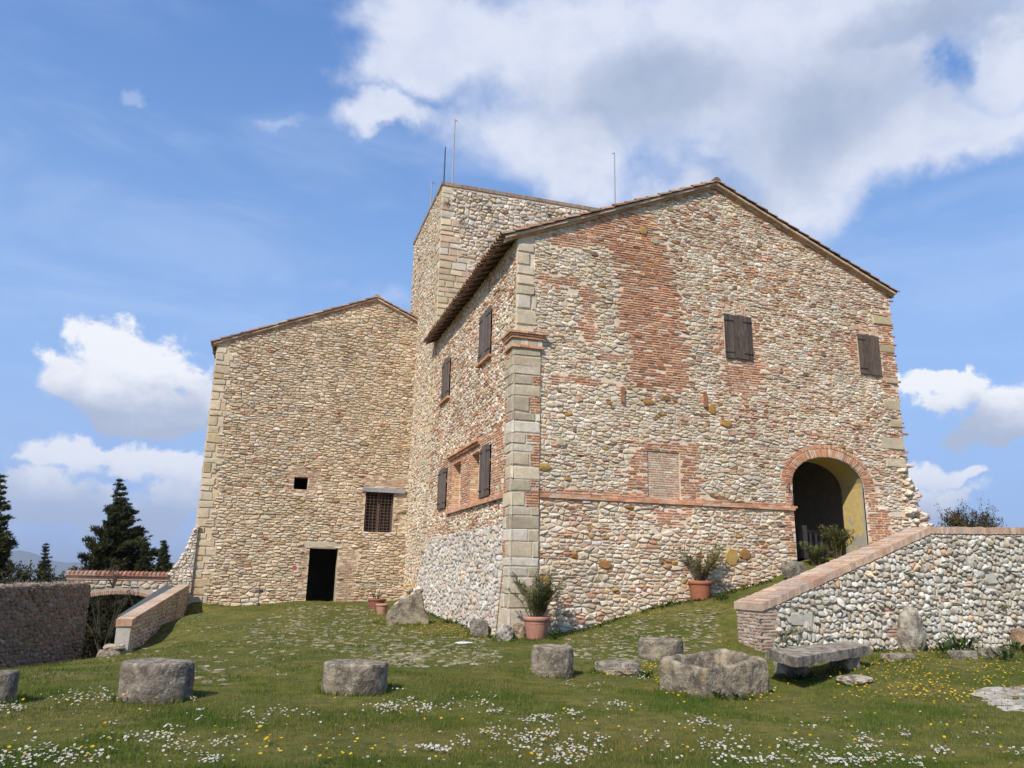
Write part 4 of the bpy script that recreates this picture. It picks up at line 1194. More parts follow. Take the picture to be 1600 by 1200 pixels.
# ================================================================== LEFT WING
wing = thing('stone_wing', 'lower gabled stone building with one black open doorway', 'house', loc=(-2.65, YW, 0))
def WP(o): o.matrix_parent_inverse = Matrix.Translation((2.65, -YW, 0)); return o
WX0, WX1, WXP = -2.66, XTL, 4.15; WZ0, WZP = 11.2, 14.12
WSL = (WZP - WZ0) / (WXP - WX0); WZ1 = WZP - WSL * (WX1 - WXP)
mb = MB(); Wg = Wall(mb, (0, YW, 0), (1, 0, 0), (0, -1, 0))
dr = ('r', 2.0, .30, 3.2, 2.54); sw = ('r', 1.10, 5.04, 1.68, 5.58); gw = ('r', 4.24, 3.32, 5.5, 5.10)
wout = [(WX0, -.8), (WX1, -.8), (WX1, WZ1), (WXP, WZP), (WX0, WZ0)]
Wg.panel(wout, [dr, sw, gw], depth=.55, col=(.58, .46, .32), reveal=(.40, .33, .24))
zdr = [(1.62, .1), (1.98, .1), (1.98, 2.54), (1.62, 2.54)]; zdl = [(3.2, .1), (4.05, .1), (4.0, 2.4), (3.7, 2.8), (3.2, 2.75)]; zdt = [(1.62, 2.54), (3.45, 2.54), (3.45, 2.85), (1.62, 2.85)]
zsw = [(.72, 4.9), (2.15, 4.9), (2.2, 5.9), (1.0, 6.15), (.72, 5.6)]; zg1 = [(4.0, 5.3), (6.1, 5.3), (6.1, 5.85), (4.0, 5.85)]; zg2 = [(5.5, 3.3), (6.0, 3.3), (6.0, 5.1), (5.5, 5.1)]; zg3 = [(3.95, 3.3), (4.24, 3.3), (4.24, 5.1), (3.95, 5.1)]
PK2 = [(.46, .32, .22), (.43, .28, .18), (.48, .38, .27), (.45, .37, .27), (.42, .25, .16)]
for z in (zdr, zdl, zsw, zg1): Wg.bricks(z, PK2, holes=[dr, sw, gw], rag=.05, miss=.05, h=.02)
for z in (zg2, zg3): Wg.bricks(z, PK2 + BUFF, holes=[dr, sw, gw], rag=.06, miss=.1, rh=.09)
Wg.cells([np.array(zdt, float)], [(.48, .41, .31)], [.025], .01, False, .05)
def col_wing(c, size):
    n = len(c); col = pick([(.59, .47, .32), (.55, .42, .28), (.63, .52, .38), (.50, .385, .26), (.57, .49, .38), (.46, .36, .25)], n, .12)
    q = lf(c, .5, 7.7); pb = .05 + .14 * np.clip(q, -.3, 1); pb = np.where(size > .05, 0, pb)
    b = rng.random(n) < pb; col[b] = pick([(.42, .22, .13), (.45, .27, .17), (.38, .20, .12)], int(b.sum()), .15)
    o = rng.random(n) < .02; col[o] = pick([(.46, .34, .17), (.33, .22, .12)], int(o.sum())); return col
qz = [(WX0 - .2, -.8), (WX0 + .55, -.8), (WX0 + .55, WZ0 + .3), (WX0 - .2, WZ0 + .3)]
Wg.rubble(wout, .105, .25, col_wing, .025, .06, drop=lambda p: .12 + .45 * np.clip(lf(p, 1.1, 2.4), 0, 1), holes=[dr, sw, gw], zones=[zdr, zdl, zdt, zsw, zg1, zg2, zg3, qz, [(4.05, 5.1), (6.0, 5.1), (6.0, 5.32), (4.05, 5.32)]], rag=.06, gap=.011)
Wg.sprinkle(wout, 500, [(.42, .24, .15), (.45, .30, .20)], zones=[zdr, zdl, zdt, zsw, zg1, zg2, zg3, qz], holes=[dr, sw, gw], h=.06, dens=lambda c: np.clip(.3 + lf(c, .7, 1.1), .02, 1))
Wg.blocks(WX0 - .02, WX0 + .6, -.7, WZ0 + .15, [(.55, .45, .31), (.51, .41, .27), (.57, .48, .35), (.49, .37, .22)], (.2, .46), (.3, .8), .05, taper=.35)
Wy = Wall(mb, (WX0, 0, 0), (0, 1, 0), (-1, 0, 0)); Wy.panel([(YW, -3), (YW + 10, -3), (YW + 10, WZ0), (YW, WZ0)], col=(.46, .38, .26))
Wy.blocks(YW, YW + .6, -.7, WZ0, BUFF, (.24, .5), (.35, .8), .045, taper=.2)
Wy = Wall(mb, (WX1, 0, 0), (0, 1, 0), (1, 0, 0)); Wy.panel([(YW, -3), (YW + 10, -3), (YW + 10, WZ1), (YW, WZ1)], col=(.46, .38, .26))
Wy = Wall(mb, (0, YW + 10, 0), (1, 0, 0), (0, 1, 0)); Wy.panel(wout, col=(.46, .38, .26))
WP(mb.build('wall', M_MAS, wing))
mb = MB(); mb.box((4.08, YW - .14, 5.09), (5.98, YW + .2, 5.27), (.33, .33, .35), jit=.012)
WP(mb.build('stone_lintel', M_PALE, wing))
mb = MB(); mb.box((1.85, YW - .25, .12), (3.4, YW + .3, .30), (.50, .46, .38), jit=.01); WP(mb.build('doorstep', M_PALE, wing))
mb = MB()
mb.box((gw[1], YW + .3, gw[2]), (gw[3], YW + .33, gw[4]), (.02, .018, .016)); 
mb.box((gw[1] + .58, YW + .24, gw[2]), (gw[1] + .68, YW + .3, gw[4]), (.16, .09, .06)); mb.box((gw[1], YW + .24, gw[2]), (gw[1] + .07, YW + .3, gw[4]), (.16, .09, .06)); mb.box((gw[3] - .07, YW + .24, gw[2]), (gw[3], YW + .3, gw[4]), (.16, .09, .06))
fr = WP(mb.build('window', M_WOOD, wing))
mb = MB()
for k in range(8):
    x = gw[1] + .06 + k * (gw[3] - gw[1] - .12) / 7; mb.tube([(x, YW + .06, gw[2]), (x, YW + .06, gw[4])], .012, 6, (.12, .07, .05), caps=False)
for k in range(13):
    z = gw[2] + .08 + k * (gw[4] - gw[2] - .16) / 12; mb.tube([(gw[1], YW + .06, z), (gw[3], YW + .06, z)], .010, 6, (.13, .08, .06), caps=False)
mb.build('iron_grille', M_METAL, fr).matrix_parent_inverse = Matrix.Identity(4)
gable_roof(wing, WP, WX0, WXP, WX1 - .02, WZ0 + .0, WZP, WZ1, YW, YW + 10, .16, .13)

# ================================================================== LEFT: parapet, gate, old enclosure wall
def og(px, py, n=60):
    """ground point seen at a pixel (vectorised fixed-point search)"""
    px = np.atleast_1d(np.asarray(px, float)); py = np.atleast_1d(np.asarray(py, float))
    v = np.stack([(px - 800) / 1202., -(py - 600) / 1202., -np.ones_like(px)], -1) @ CAMROT.T
    s_ = np.full(len(px), 3.0)
    for k in range(700):
        p = EYE + v * s_[:, None]
        above = p[:, 2] - ground(p[:, 0], p[:, 1])
        s_ = s_ + np.clip(above * 1.2, 0, .35)
    return EYE + v * s_[:, None]
def O1(px, py): p = og(px, py)[0]; return float(p[0]), float(p[1]), float(p[2])
def sized(p, pxw):  # real width of something pxw photo pixels wide at point p
    d = abs((np.array(p) - EYE) @ CAMROT @ np.array([0, 0, -1.]))
    return pxw * d / 1202.

PA = np.array(atY(207, 966, 24.4)); PB = np.array([-2.66, 34.6, float(atY(303, 913, 34.8)[2])])
def quadbox(mb, P, th, col, jit=0.):
    """P: 4 top corners (ccw from above), extruded down by th (scalar or per-corner)"""
    P = np.array(P, float); Q = P.copy(); Q[:, 2] -= th
    V = np.concatenate([Q, P])
    if jit: V = V + rng.uniform(-jit, jit, V.shape)
    mb.add(V, [(0, 3, 2, 1), (4, 5, 6, 7), (0, 1, 5, 4), (1, 2, 6, 5), (2, 3, 7, 6), (3, 0, 4, 7)], col)
par = thing('ramp_parapet', 'low sloping brick topped parapet running up to the open doorway building', 'wall', loc=tuple(PA))
def PP(o): o.matrix_parent_inverse = Matrix.Translation(-Vector(PA)); return o
W_ = .34
mb = MB()
dirp = (PB - PA) / np.linalg.norm(PB[:2] - PA[:2]); dirh = dirp * [1, 1, 0]; dirh /= np.linalg.norm(dirh)
lft = np.array([-dirh[1], dirh[0], 0]); 
quadbox(mb, [PA - (0, 0, .13), PB - (0, 0, .13), PB - (0, 0, .13) + lft * W_, PA - (0, 0, .13) + lft * W_], 2.0, (.40, .33, .25))
L = np.linalg.norm((PB - PA)[:2])
Wv = Wall(mb, PA * [1, 1, 0], dirh, -lft)
zt = lambda u: PA[2] - .14 + (PB[2] - PA[2]) * u / L
Wv.rubble([(0, -1.9), (L, -1.0), (L, zt(L)), (0, zt(0))], .11, .18, lambda c, s_: pick(CREAM + PINK + GREYW, len(c), .15), .02, .05)
PP(mb.build('wall', M_MAS, par))
mb = MB(); n_ = int(L / .075)
for k in range(n_):
    a = PA + (PB - PA) * k / n_; b = PA + (PB - PA) * (k + .93) / n_
    e = lft * -.04; f_ = lft * (W_ + .04)
    quadbox(mb, [a + e, b + e, b + f_, a + f_], .13, pick([(.52, .36, .25), (.48, .32, .22), (.56, .42, .31), (.50, .40, .30)]), .005)
PP(mb.build('coping', M_MAS, par))
mb = MB()
zg = G(PA[0] - .2, PA[1]) - .3
mb.box((PA[0] - W_ - .01, PA[1] - .16, zg + .35), (PA[0] + .01, PA[1] + .1, PA[2] - .20), (.50, .46, .39), jit=.012)
mb.box((PA[0] - W_ - .03, PA[1] - .2, PA[2] - .20), (PA[0] + .03, PA[1] + .08, PA[2] - .01), (.50, .29, .19), jit=.01)
PP(mb.build('end_pier', M_MAS, par))
mb = MB(); rock(mb, (PA[0] - .36, PA[1] - .4, zg + .28), (.34, .24, .22), 3, .1, (.42, .38, .32), 5, boxy=.7); rock(mb, (PA[0] - .3, PA[1] - .36, zg + .52), (.3, .2, .1), 3, .15, (.56, .52, .45), 6, boxy=.4)
o = mb.build('foot_stone', M_STONE); tag(o, 'pale stone block at the lower end of the sloping parapet', 'stone')

mb = MB()
a = PA + lft * (W_ + .06) + (PB - PA) * .06 + (0, 0, -.02); b = PA + (PB - PA) * .93 + lft * (W_ + .06)
quadbox(mb, [a, b, b + lft * .36 + (0, 0, .03), a + lft * .10 + (0, 0, .01)], .05, (.085, .10, .085), .0)
o = mb.build('green_cover', M_METAL); tag(o, 'sloping grey green cover board beside the brick topped parapet', 'cover board')

GYW = 34.85
gxc = float(atY(187, 932, GYW)[0]); gzs = float(atY(127, 943, GYW)[2]); gx0 = float(atY(119, 900, GYW)[0]); gx1 = float(atY(262, 900, GYW)[0]); gzt = float(atY(190, 900, GYW)[2])
gate = thing('gate_arch', 'low stone gateway arch under a row of curved red tiles', 'gateway', loc=(gxc, GYW, -1.5))
def GP(o): o.matrix_parent_inverse = Matrix.Translation((-gxc, -GYW, 1.5)); return o
mb = MB(); Wa = Wall(mb, (0, GYW, 0), (1, 0, 0), (0, -1, 0)); gh = ('arch', gxc - 1.72, gxc + 1.72, -3., gzs, .36)
Wa.panel([(gx0 - .3, -3.2), (gx1 + .05, -3.2), (gx1 + .05, gzt - .16), (gx0 - .3, gzt - .16)], [gh], depth=.9, col=(.44, .38, .30), reveal=(.42, .27, .18))
Wa.rubble([(gx0 - .3, gzs - .1), (gx1 + .05, gzs - .1), (gx1 + .05, gzt - .17), (gx0 - .3, gzt - .17)], .21, .27, lambda c, s_: pick([(.52, .45, .33), (.60, .55, .47), (.46, .37, .24), (.50, .42, .30), (.42, .33, .25)], len(c), .12), .02, .05,
          holes=[('c', gxc, gzs - 3.9, 4.52, 1.0)], gap=.02)
polys = []
Rr = (1.72 ** 2 + .36 ** 2) / (2 * .36); aa = math.asin(1.72 / Rr)
voussoirs(Wa, gxc, gzs + .36 - Rr, Rr, Rr, .17, pi / 2 - aa, pi / 2 + aa, 52, [(.46, .28, .19), (.50, .33, .24), (.44, .30, .22)], .02)
mb.box((gx0 - .32, GYW - .05, gzt - .16), (gx1 + .07, GYW + .5, gzt), (.50, .32, .22), jit=.006)
GP(mb.build('wall', M_MAS, gate))
mb = MB(); x = gx0 - .3
while x < gx1:
    for yy0, yy1, zz0, zz1 in ((GYW - .14, GYW + .16, gzt + .0, gzt + .10), (GYW + .12, GYW + .45, gzt + .10, gzt + .12)):
        V = []
        for (yy, zz, k) in ((yy0, zz0, 1.), (yy1, zz1, .9)):
            for a_ in np.linspace(0, pi, 7): V.append((x + .075 * k * cos(a_), yy, zz + .095 * k * sin(a_)))
        mb.add(V, [(q, q + 1, q + 8, q + 7) for q in range(6)] + [tuple(range(7))], pick([(.42, .20, .13), (.36, .17, .11), (.44, .28, .20)], None, .2))
    x += .155
mb.box((gx0 - .3, GYW - .08, gzt - .002), (gx1, GYW + .5, gzt + .03), (.25, .12, .08))
GP(mb.build('tile_coping', M_TILE, gate))
# ruined wall between gate and wing
mb = MB(); Wz = Wall(mb, (0, GYW + .02, 0), (1, 0, 0), (0, -1, 0))
rx0, rx1 = gx1 + .03, WX0 + .1
st = [(rx0, -2.4), (rx1, -2.4), (rx1, 3.3), (rx1 - .15, 3.15), (rx1 - .3, 2.5), (rx1 - .55, 1.95), (rx0 + .1, 1.45), (rx0, 1.35)]
Wz.panel([(a_, b_ - .05 if b_ > 0 else b_) for a_, b_ in st], col=(.44, .40, .34))
def clipst(c, size): return pick(GREYW + WHITE, len(c), .12)
for reg in ([(rx0, -2.2), (rx1, -2.2), (rx1, 1.4), (rx0, 1.4)], [(rx0 + .25, 1.4), (rx1, 1.4), (rx1, 2.2), (rx1 - .35, 2.2), (rx0 + .25, 1.8)], [(rx1 - .32, 2.2), (rx1, 2.2), (rx1, 3.2), (rx1 - .12, 3.2)]):
    Wz.rubble(reg, .12, .17, clipst, .03, .08)
for k in range(60):
    t_ = rng.random(); i = rng.integers(2, 7); a_ = np.array(st[i]) * (1 - t_) + np.array(st[i + 1]) * t_
    rock(mb, (a_[0], GYW + rng.uniform(0, .5), a_[1] - .03), (.11, .1, .06), 1, .2, pick(GREYW + WHITE), k)
mb.box((rx0, GYW + .05, -2.4), (rx1, GYW + .6, 1.3), (.44, .40, .34)); mb.box((rx1 - .3, GYW + .05, 1.3), (rx1, GYW + .6, 2.4), (.44, .40, .34))
o = mb.build('ruined_wall', M_MAS); tag(o, 'grey stepped stump of ruined wall against the left corner of the doorway building', 'wall')
# enclosure wall in its own shade
C1 = np.array(atY(0, 1028, 22.)) * [1, 1, 0]; C2 = np.array(atY(126, 1012, 26.)) * [1, 1, 0]
dU = (C1 - C2) / np.linalg.norm(C1 - C2); nN = np.array([-dU[1], dU[0], 0.]); nN = nN if nN[0] > 0 else -nN
C0 = C1 + dU * 9
mb = MB(); We = Wall(mb, C2, dU, nN); LE = np.linalg.norm(C0 - C2)
ZEW = 1.08
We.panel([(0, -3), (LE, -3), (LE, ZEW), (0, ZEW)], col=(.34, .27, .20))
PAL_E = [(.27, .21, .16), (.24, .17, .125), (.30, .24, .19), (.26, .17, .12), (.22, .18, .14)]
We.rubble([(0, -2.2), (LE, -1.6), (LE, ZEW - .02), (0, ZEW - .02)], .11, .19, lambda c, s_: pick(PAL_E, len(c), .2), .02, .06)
C3 = np.array([gx0 + .1, GYW - .02, 0]); d3 = (C3 - C2) / np.linalg.norm(C3 - C2); n3 = np.array([d3[1], -d3[0], 0]); n3 = n3 if n3[0] > 0 else -n3
We3 = Wall(mb, C2, d3, n3); L3 = np.linalg.norm(C3 - C2)
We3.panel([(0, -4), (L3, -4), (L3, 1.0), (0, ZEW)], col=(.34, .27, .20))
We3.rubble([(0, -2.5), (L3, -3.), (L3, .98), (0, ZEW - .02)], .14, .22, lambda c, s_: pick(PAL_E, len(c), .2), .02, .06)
bk = -nN * .8
V = [C2 + (0, 0, ZEW), C0 + (0, 0, ZEW), C0 + bk + (0, 0, ZEW), C2 + bk + (0, 0, ZEW), C3 + (0, 0, 1.0), C3 + (-.8, 0, 1.)]
V = [np.array(v) + (0, 0, -.0) for v in V]
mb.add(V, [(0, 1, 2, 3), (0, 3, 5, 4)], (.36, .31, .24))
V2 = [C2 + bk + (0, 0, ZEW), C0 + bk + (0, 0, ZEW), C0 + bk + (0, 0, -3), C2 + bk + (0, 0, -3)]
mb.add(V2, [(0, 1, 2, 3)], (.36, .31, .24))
for k in range(150):
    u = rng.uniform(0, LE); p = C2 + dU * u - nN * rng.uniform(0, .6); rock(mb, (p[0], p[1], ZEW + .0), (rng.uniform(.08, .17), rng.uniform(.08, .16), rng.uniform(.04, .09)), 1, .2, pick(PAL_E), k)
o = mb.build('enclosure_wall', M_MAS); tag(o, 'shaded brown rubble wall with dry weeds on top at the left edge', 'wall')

# ================================================================== RIGHT: ramp wall
rampw = thing('ramp_wall', 'long pale cobble wall with sloping brick coping rising to the right', 'wall', loc=(XR, YR, .1))
def RP(o): o.matrix_parent_inverse = Matrix.Translation((-XR, -YR, -.1)); return o
xk = float(atY(1452, 823, YR)[0]); z0 = float(atY(1192, 942, YR)[2]); zk = float(atY(1452, 823, YR)[2])
xe = 27.
def ztop(x): return z0 + (zk - z0) * (x - XR) / (xk - XR) if x < xk else zk + .03 * (x - xk)
def thick(x): return .95 - .35 * np.clip((x - XR) / (xk - XR), 0, 1)
mb = MB(); Wm = Wall(mb, (0, YR, 0), (1, 0, 0), (0, -1, 0)); CT = .16
Wm.panel([(XR, -.6), (xe, -.6), (xe, ztop(xe) - CT), (xk, zk - CT), (XR, z0 - CT)], col=(.40, .35, .27))
PAL_C = [(.50, .47, .40), (.44, .40, .33), (.55, .52, .46), (.38, .33, .26), (.47, .42, .34), (.52, .46, .37), (.58, .55, .49)]
def col_r(c, size):
    n = len(c); col = pick(PAL_C, n, .12); b = rng.random(n) < .05; col[b] = pick(PINK + CREAM, int(b.sum())); return col
rz = [[(XR - .1, -.6), (XR + .28, -.6), (XR + .34, 1.2), (XR - .1, 1.2)]]
bp_ = [(atY(1455, 940, YR), .5, .16), (atY(1385, 1000, YR), .5, .32), (atY(1375, 960, YR), .35, .12)]
for p, w_, h_ in bp_:
    z_ = [(p[0], p[2]), (p[0] + w_, p[2]), (p[0] + w_, p[2] + h_), (p[0], p[2] + h_)]; rz.append(z_)
    Wm.bricks(z_, [(.48, .34, .26), (.44, .28, .20)], rag=.02)
bigb = [(atY(1232, 967, YR), .62, .30), (atY(1540, 905, YR), .3, .25)]
for p, w_, h_ in bigb:
    z_ = [(p[0], p[2] - h_ / 2), (p[0] + w_, p[2] - h_ / 2), (p[0] + w_, p[2] + h_ / 2), (p[0], p[2] + h_ / 2)]; rz.append(z_)
    Wm.cells([np.array(z_) + rng.normal(0, .012, (4, 2))], [(.48, .45, .38)], [.05], .012, False, .05)
dropR = lambda p: np.full(len(p), .12)
Wm.rubble([(XR + .2, -.5), (xk, -.5), (xk, zk - CT - .02), (XR + .2, ztop(XR + .2) - CT - .02)], .125, .145, col_r, .05, .10, round_=True, zones=rz, drop=dropR, gap=.006, jit=.42)
Wm.rubble([(xk, -.5), (xe, -.5), (xe, ztop(xe) - CT - .02), (xk, zk - CT - .02)], .125, .145, col_r, .05, .10, round_=True, zones=rz, drop=dropR, gap=.006, jit=.42)
PAL_PB = [(.46, .31, .23), (.42, .28, .21), (.50, .37, .28), (.44, .34, .27), (.40, .27, .20)]
Wm.bricks([(XR, -.5), (XR + .3, -.5), (XR + .3, z0 - CT), (XR, z0 - CT)], PAL_PB, rh=.068, rag=.04, h=.02)
Wn_ = Wall(mb, (XR, 0, 0), (0, 1, 0), (-1, 0, 0)); T0 = thick(XR)
Wn_.panel([(YR, -.6), (YR + T0, -.6), (YR + T0, z0 - CT), (YR, z0 - CT)], col=(.50, .44, .36))
Wn_.bricks([(YR, -.5), (YR + T0, -.5), (YR + T0, z0 - CT), (YR, z0 - CT)], PAL_PB, rh=.068, bl=.25, full=True, rag=0, h=.02)
Vb = [(XR, YR + T0, -.6), (xe, YR + .6, -.6), (xe, YR + .6, ztop(xe) - CT), (xk, YR + .6, zk - CT), (XR, YR + T0, z0 - CT)]
mb.add(Vb, [(0, 1, 2, 3, 4)], (.5, .45, .38))
RP(mb.build('wall', M_MAS, rampw))
mb = MB(); x = XR - .04
while x < xe:
    w_ = .072 * rng.uniform(.9, 1.1) 
    if x >= xk: w_ *= 1.0
    x2 = x + w_ - .006; j = rng.uniform(-.012, .008); k_ = rng.uniform(.4, .6)
    c1, c2 = pick([(.50, .33, .23), (.46, .29, .20), (.54, .40, .29), (.44, .33, .26), (.52, .36, .24)]), pick([(.50, .33, .23), (.54, .40, .29), (.46, .36, .28)])
    za, zb = ztop(x) + j, ztop(x2) + j; T = float(thick(x)); ym = YR + T * k_
    quadbox(mb, [(x, YR - .05, za), (x2, YR - .05, zb), (x2, ym - .003, zb), (x, ym - .003, za)], CT, c1, .003)
    quadbox(mb, [(x, ym + .003, za + .003), (x2, ym + .003, zb + .003), (x2, YR + T + .04, zb), (x, YR + T + .04, za)], CT, c2, .003)
    x += w_
RP(mb.build('coping', M_MAS, rampw))

# ================================================================== STONES ON THE LAWN
def drum(name, px, pyb, pxw, pxh, label, seed, col=(.30, .27, .23), layered=False, hollow=.0, squash=.85, rot=0., grp='old stone drums on the lawn'):
    p = O1(px, pyb); w = sized(p, pxw) / 2; h = sized(p, pxh)
    mb = MB(); n = 64; prof = [(.90, -.15), (1.0, -.1), (1.0, .06), (1.01, .2), (1.0, .35), (1.01, .5), (1.0, .65), (1.0, .80), (.99, .90), (.965, .96), (.92, .99), (.76, .99), (.55, .975), (.38, .96 - hollow * .3), (.25, .955 - hollow), (0.0, .95 - hollow)]
    V = []; C = []
    for r_, z_ in prof:
        for k in range(n):
            a_ = 2 * pi * k / n
            q = Vector((cos(a_) * 1.6, sin(a_) * 1.6, z_ * 2.2)) + Vector((seed * 5, seed * 3, 0))
            d = mnoise.fractal(q, 1, 2, 5) * .035
            if layered and 0 < z_ < .95: d += mnoise.noise(Vector((cos(a_) * .6, sin(a_) * .6, z_ * 15 + seed))) * .055
            notch = max(0, 1 - abs(((a_ - (-.45 + rot)) + pi) % (2 * pi) - pi) / .20) * .10 if z_ > .0 else 0
            r2 = r_ * (1 + d - notch * r_)
            zz = z_ + d * .5 - (.03 * max(0, sin(a_ + seed)) if z_ > .8 else 0)
            V.append((p[0] + w * r2 * cos(a_), p[1] + w * r2 * sin(a_) * squash + w * .8, p[2] - .02 + h * zz))
            cn = mnoise.noise(q * 2.5)
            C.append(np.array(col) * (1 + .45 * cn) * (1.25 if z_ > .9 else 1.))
    m_ = len(prof)
    F = [(i * n + k, i * n + (k + 1) % n, (i + 1) * n + (k + 1) % n, (i + 1) * n + k) for i in range(m_ - 1) for k in range(n)]
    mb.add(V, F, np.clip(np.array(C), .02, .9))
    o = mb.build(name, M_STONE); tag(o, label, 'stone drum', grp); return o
drum('stone_drum', 236, 1101, 112, 64, 'broad grey stone drum with white daisies around its left foot', 1, rot=.0, hollow=.03)
drum('stone_drum', 558, 1088, 104, 50, 'grey stone drum standing alone on the lawn before the open doorway', 2, col=(.33, .30, .24), rot=2.9, hollow=.08)
drum('stone_drum', 873, 1061, 69, 50, 'narrow drum with flaking horizontal layers below the potted shrub', 3, layered=True, col=(.31, .28, .23), rot=.1)
drum('stone_drum', 1047, 1034, 73, 34, 'squat round stone standing behind the trough', 4, col=(.34, .31, .25), rot=.2)
drum('stone_drum', -14, 1101, 54, 50, 'dark stone drum cut off by the left edge of the photo', 5, rot=-2)
# flat round stone
p = O1(978, 1056); mb = MB(); w = sized(p, 75) / 2
rock(mb, (p[0], p[1] + .3, p[2] + .08), (w, .40, .15), 4, .07, (.40, .37, .31), 12, boxy=.55)
o = mb.build('flat_stone', M_STONE); tag(o, 'flat round millstone like slab between the layered drum and the trough', 'stone slab')
# trough
def trough():
    c0 = np.array(O1(1100, 1093)); c1 = np.array(O1(1195, 1086)); c2 = np.array(O1(1025, 1081))
    ex = c1 - c0; ex[2] = 0; Lx = np.linalg.norm(ex); ex /= Lx; ey = np.array([-ex[1], ex[0], 0]); Ly = .98; Lx = 1.26
    H = .45; N = 40
    # heightfield-like solid: outer skin and basin, from a superellipse in plan
    mb = MB(); V = []; C = []
    prof = [(1.0, -.25), (1.0, 0.), (1.0, .12), (1.005, .3), (1.0, .5), (1.0, .7), (.995, .86), (.985, .95), (.955, .99), (.90, 1.0), (.86, .985), (.82, .93), (.79, .8), (.76, .52), (.70, .36), (.3, .32), (0., .31)]
    n = 88
    for r_, z_ in prof:
        for k in range(n):
            a_ = 2 * pi * k / n
            q4 = (k / n * 4 + .5) % 4; sd_ = int(q4); f4 = (q4 - sd_) * 2 - 1
            e = .10 if r_ > .87 else .35
            f5 = math.copysign(abs(f4) ** .8, f4)
            uu, vv = ((1, f5), (-f5, 1), (-1, -f5), (f5, -1))[sd_]
            L_ = max(abs(uu), abs(vv)); cr = max(0, min(abs(uu), abs(vv)) - (1 - e)) / e
            kk = 1 - e * .42 * cr ** 2
            u = uu * kk * r_; v = vv * kk * r_
            if r_ < .95: u *= 1.02
            q = Vector((u * 1.7 + 3, v * 1.3, z_ * .9))
            d = mnoise.fractal(q * 1.8, 1, 2, 5)
            P = c0 + ex * (Lx / 2 * (1 + u)) + ey * (Ly / 2 * (1 + v)) + np.array([0, 0, (.40 + .11 * (u + 1) / 2 + .07 * (v + 1) / 2) * z_ - .02])
            P = P + (ex * u + ey * v) * d * .022 + np.array([0, 0, d * .03 if z_ > .3 else 0])
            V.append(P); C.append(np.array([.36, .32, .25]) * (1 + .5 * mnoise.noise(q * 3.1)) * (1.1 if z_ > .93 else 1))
    F = [(i * n + k, i * n + (k + 1) % n, (i + 1) * n + (k + 1) % n, (i + 1) * n + k) for i in range(len(prof) - 1) for k in range(n)]
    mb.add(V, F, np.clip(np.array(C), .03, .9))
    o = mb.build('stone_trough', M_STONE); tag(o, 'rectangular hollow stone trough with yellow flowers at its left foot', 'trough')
trough()
# bench of a thick slab on two blocks
bz_ = .50
cs = [atZ(1196, 1014, bz_), atZ(1245, 1026, bz_), atZ(1361, 1008, bz_), atZ(1330, 1000, bz_)]
bench = thing('stone_bench', 'long thick grey stone slab resting on two blocks before the cobble wall', 'bench', loc=(float(cs[1][0]), float(cs[1][1]), 0))
def BP(o): o.matrix_parent_inverse = Matrix.Translation((-float(cs[1][0]), -float(cs[1][1]), 0)); return o
def slab(mb, corners, th, col, nx=18, ny=8, rough=.012, seed=0):
    c = [np.array(q, float) for q in corners]; V = []; C = []
    for layer in (0, 1):
        for j in range(ny + 1):
            for i in range(nx + 1):
                u, v = i / nx, j / ny
                P = (c[0] * (1 - u) + c[1] * u) * (1 - v) + (c[3] * (1 - u) + c[2] * u) * v
                q = Vector(P * 3.1) + Vector((seed, layer * 3, 0)); d = mnoise.fractal(q, 1, 2, 4)
                edge = 1.6 if i in (0, nx) or j in (0, ny) else 1
                cen = sum(c) / 4
                P = P + (P - cen) * [1, 1, 0] * d * .05 * (edge > 1)
                P = P + [0, 0, -layer * th + d * rough * edge - (edge > 1) * .012 * (1 - 2 * layer)]
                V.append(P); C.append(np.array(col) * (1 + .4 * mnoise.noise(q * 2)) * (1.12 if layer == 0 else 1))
    K = (nx + 1) * (ny + 1); idx = lambda l, i, j: l * K + j * (nx + 1) + i
    F = []
    for j in range(ny):
        for i in range(nx):
            F.append((idx(0, i, j), idx(0, i + 1, j), idx(0, i + 1, j + 1), idx(0, i, j + 1))); F.append((idx(1, i, j), idx(1, i, j + 1), idx(1, i + 1, j + 1), idx(1, i + 1, j)))
    for i in range(nx):
        F.append((idx(0, i, 0), idx(1, i, 0), idx(1, i + 1, 0), idx(0, i + 1, 0))); F.append((idx(0, i, ny), idx(0, i + 1, ny), idx(1, i + 1, ny), idx(1, i, ny)))
    for j in range(ny):
        F.append((idx(0, 0, j), idx(0, 0, j + 1), idx(1, 0, j + 1), idx(1, 0, j))); F.append((idx(0, nx, j), idx(1, nx, j), idx(1, nx, j + 1), idx(0, nx, j + 1)))
    mb.add(V, F, np.clip(np.array(C), .02, .9))
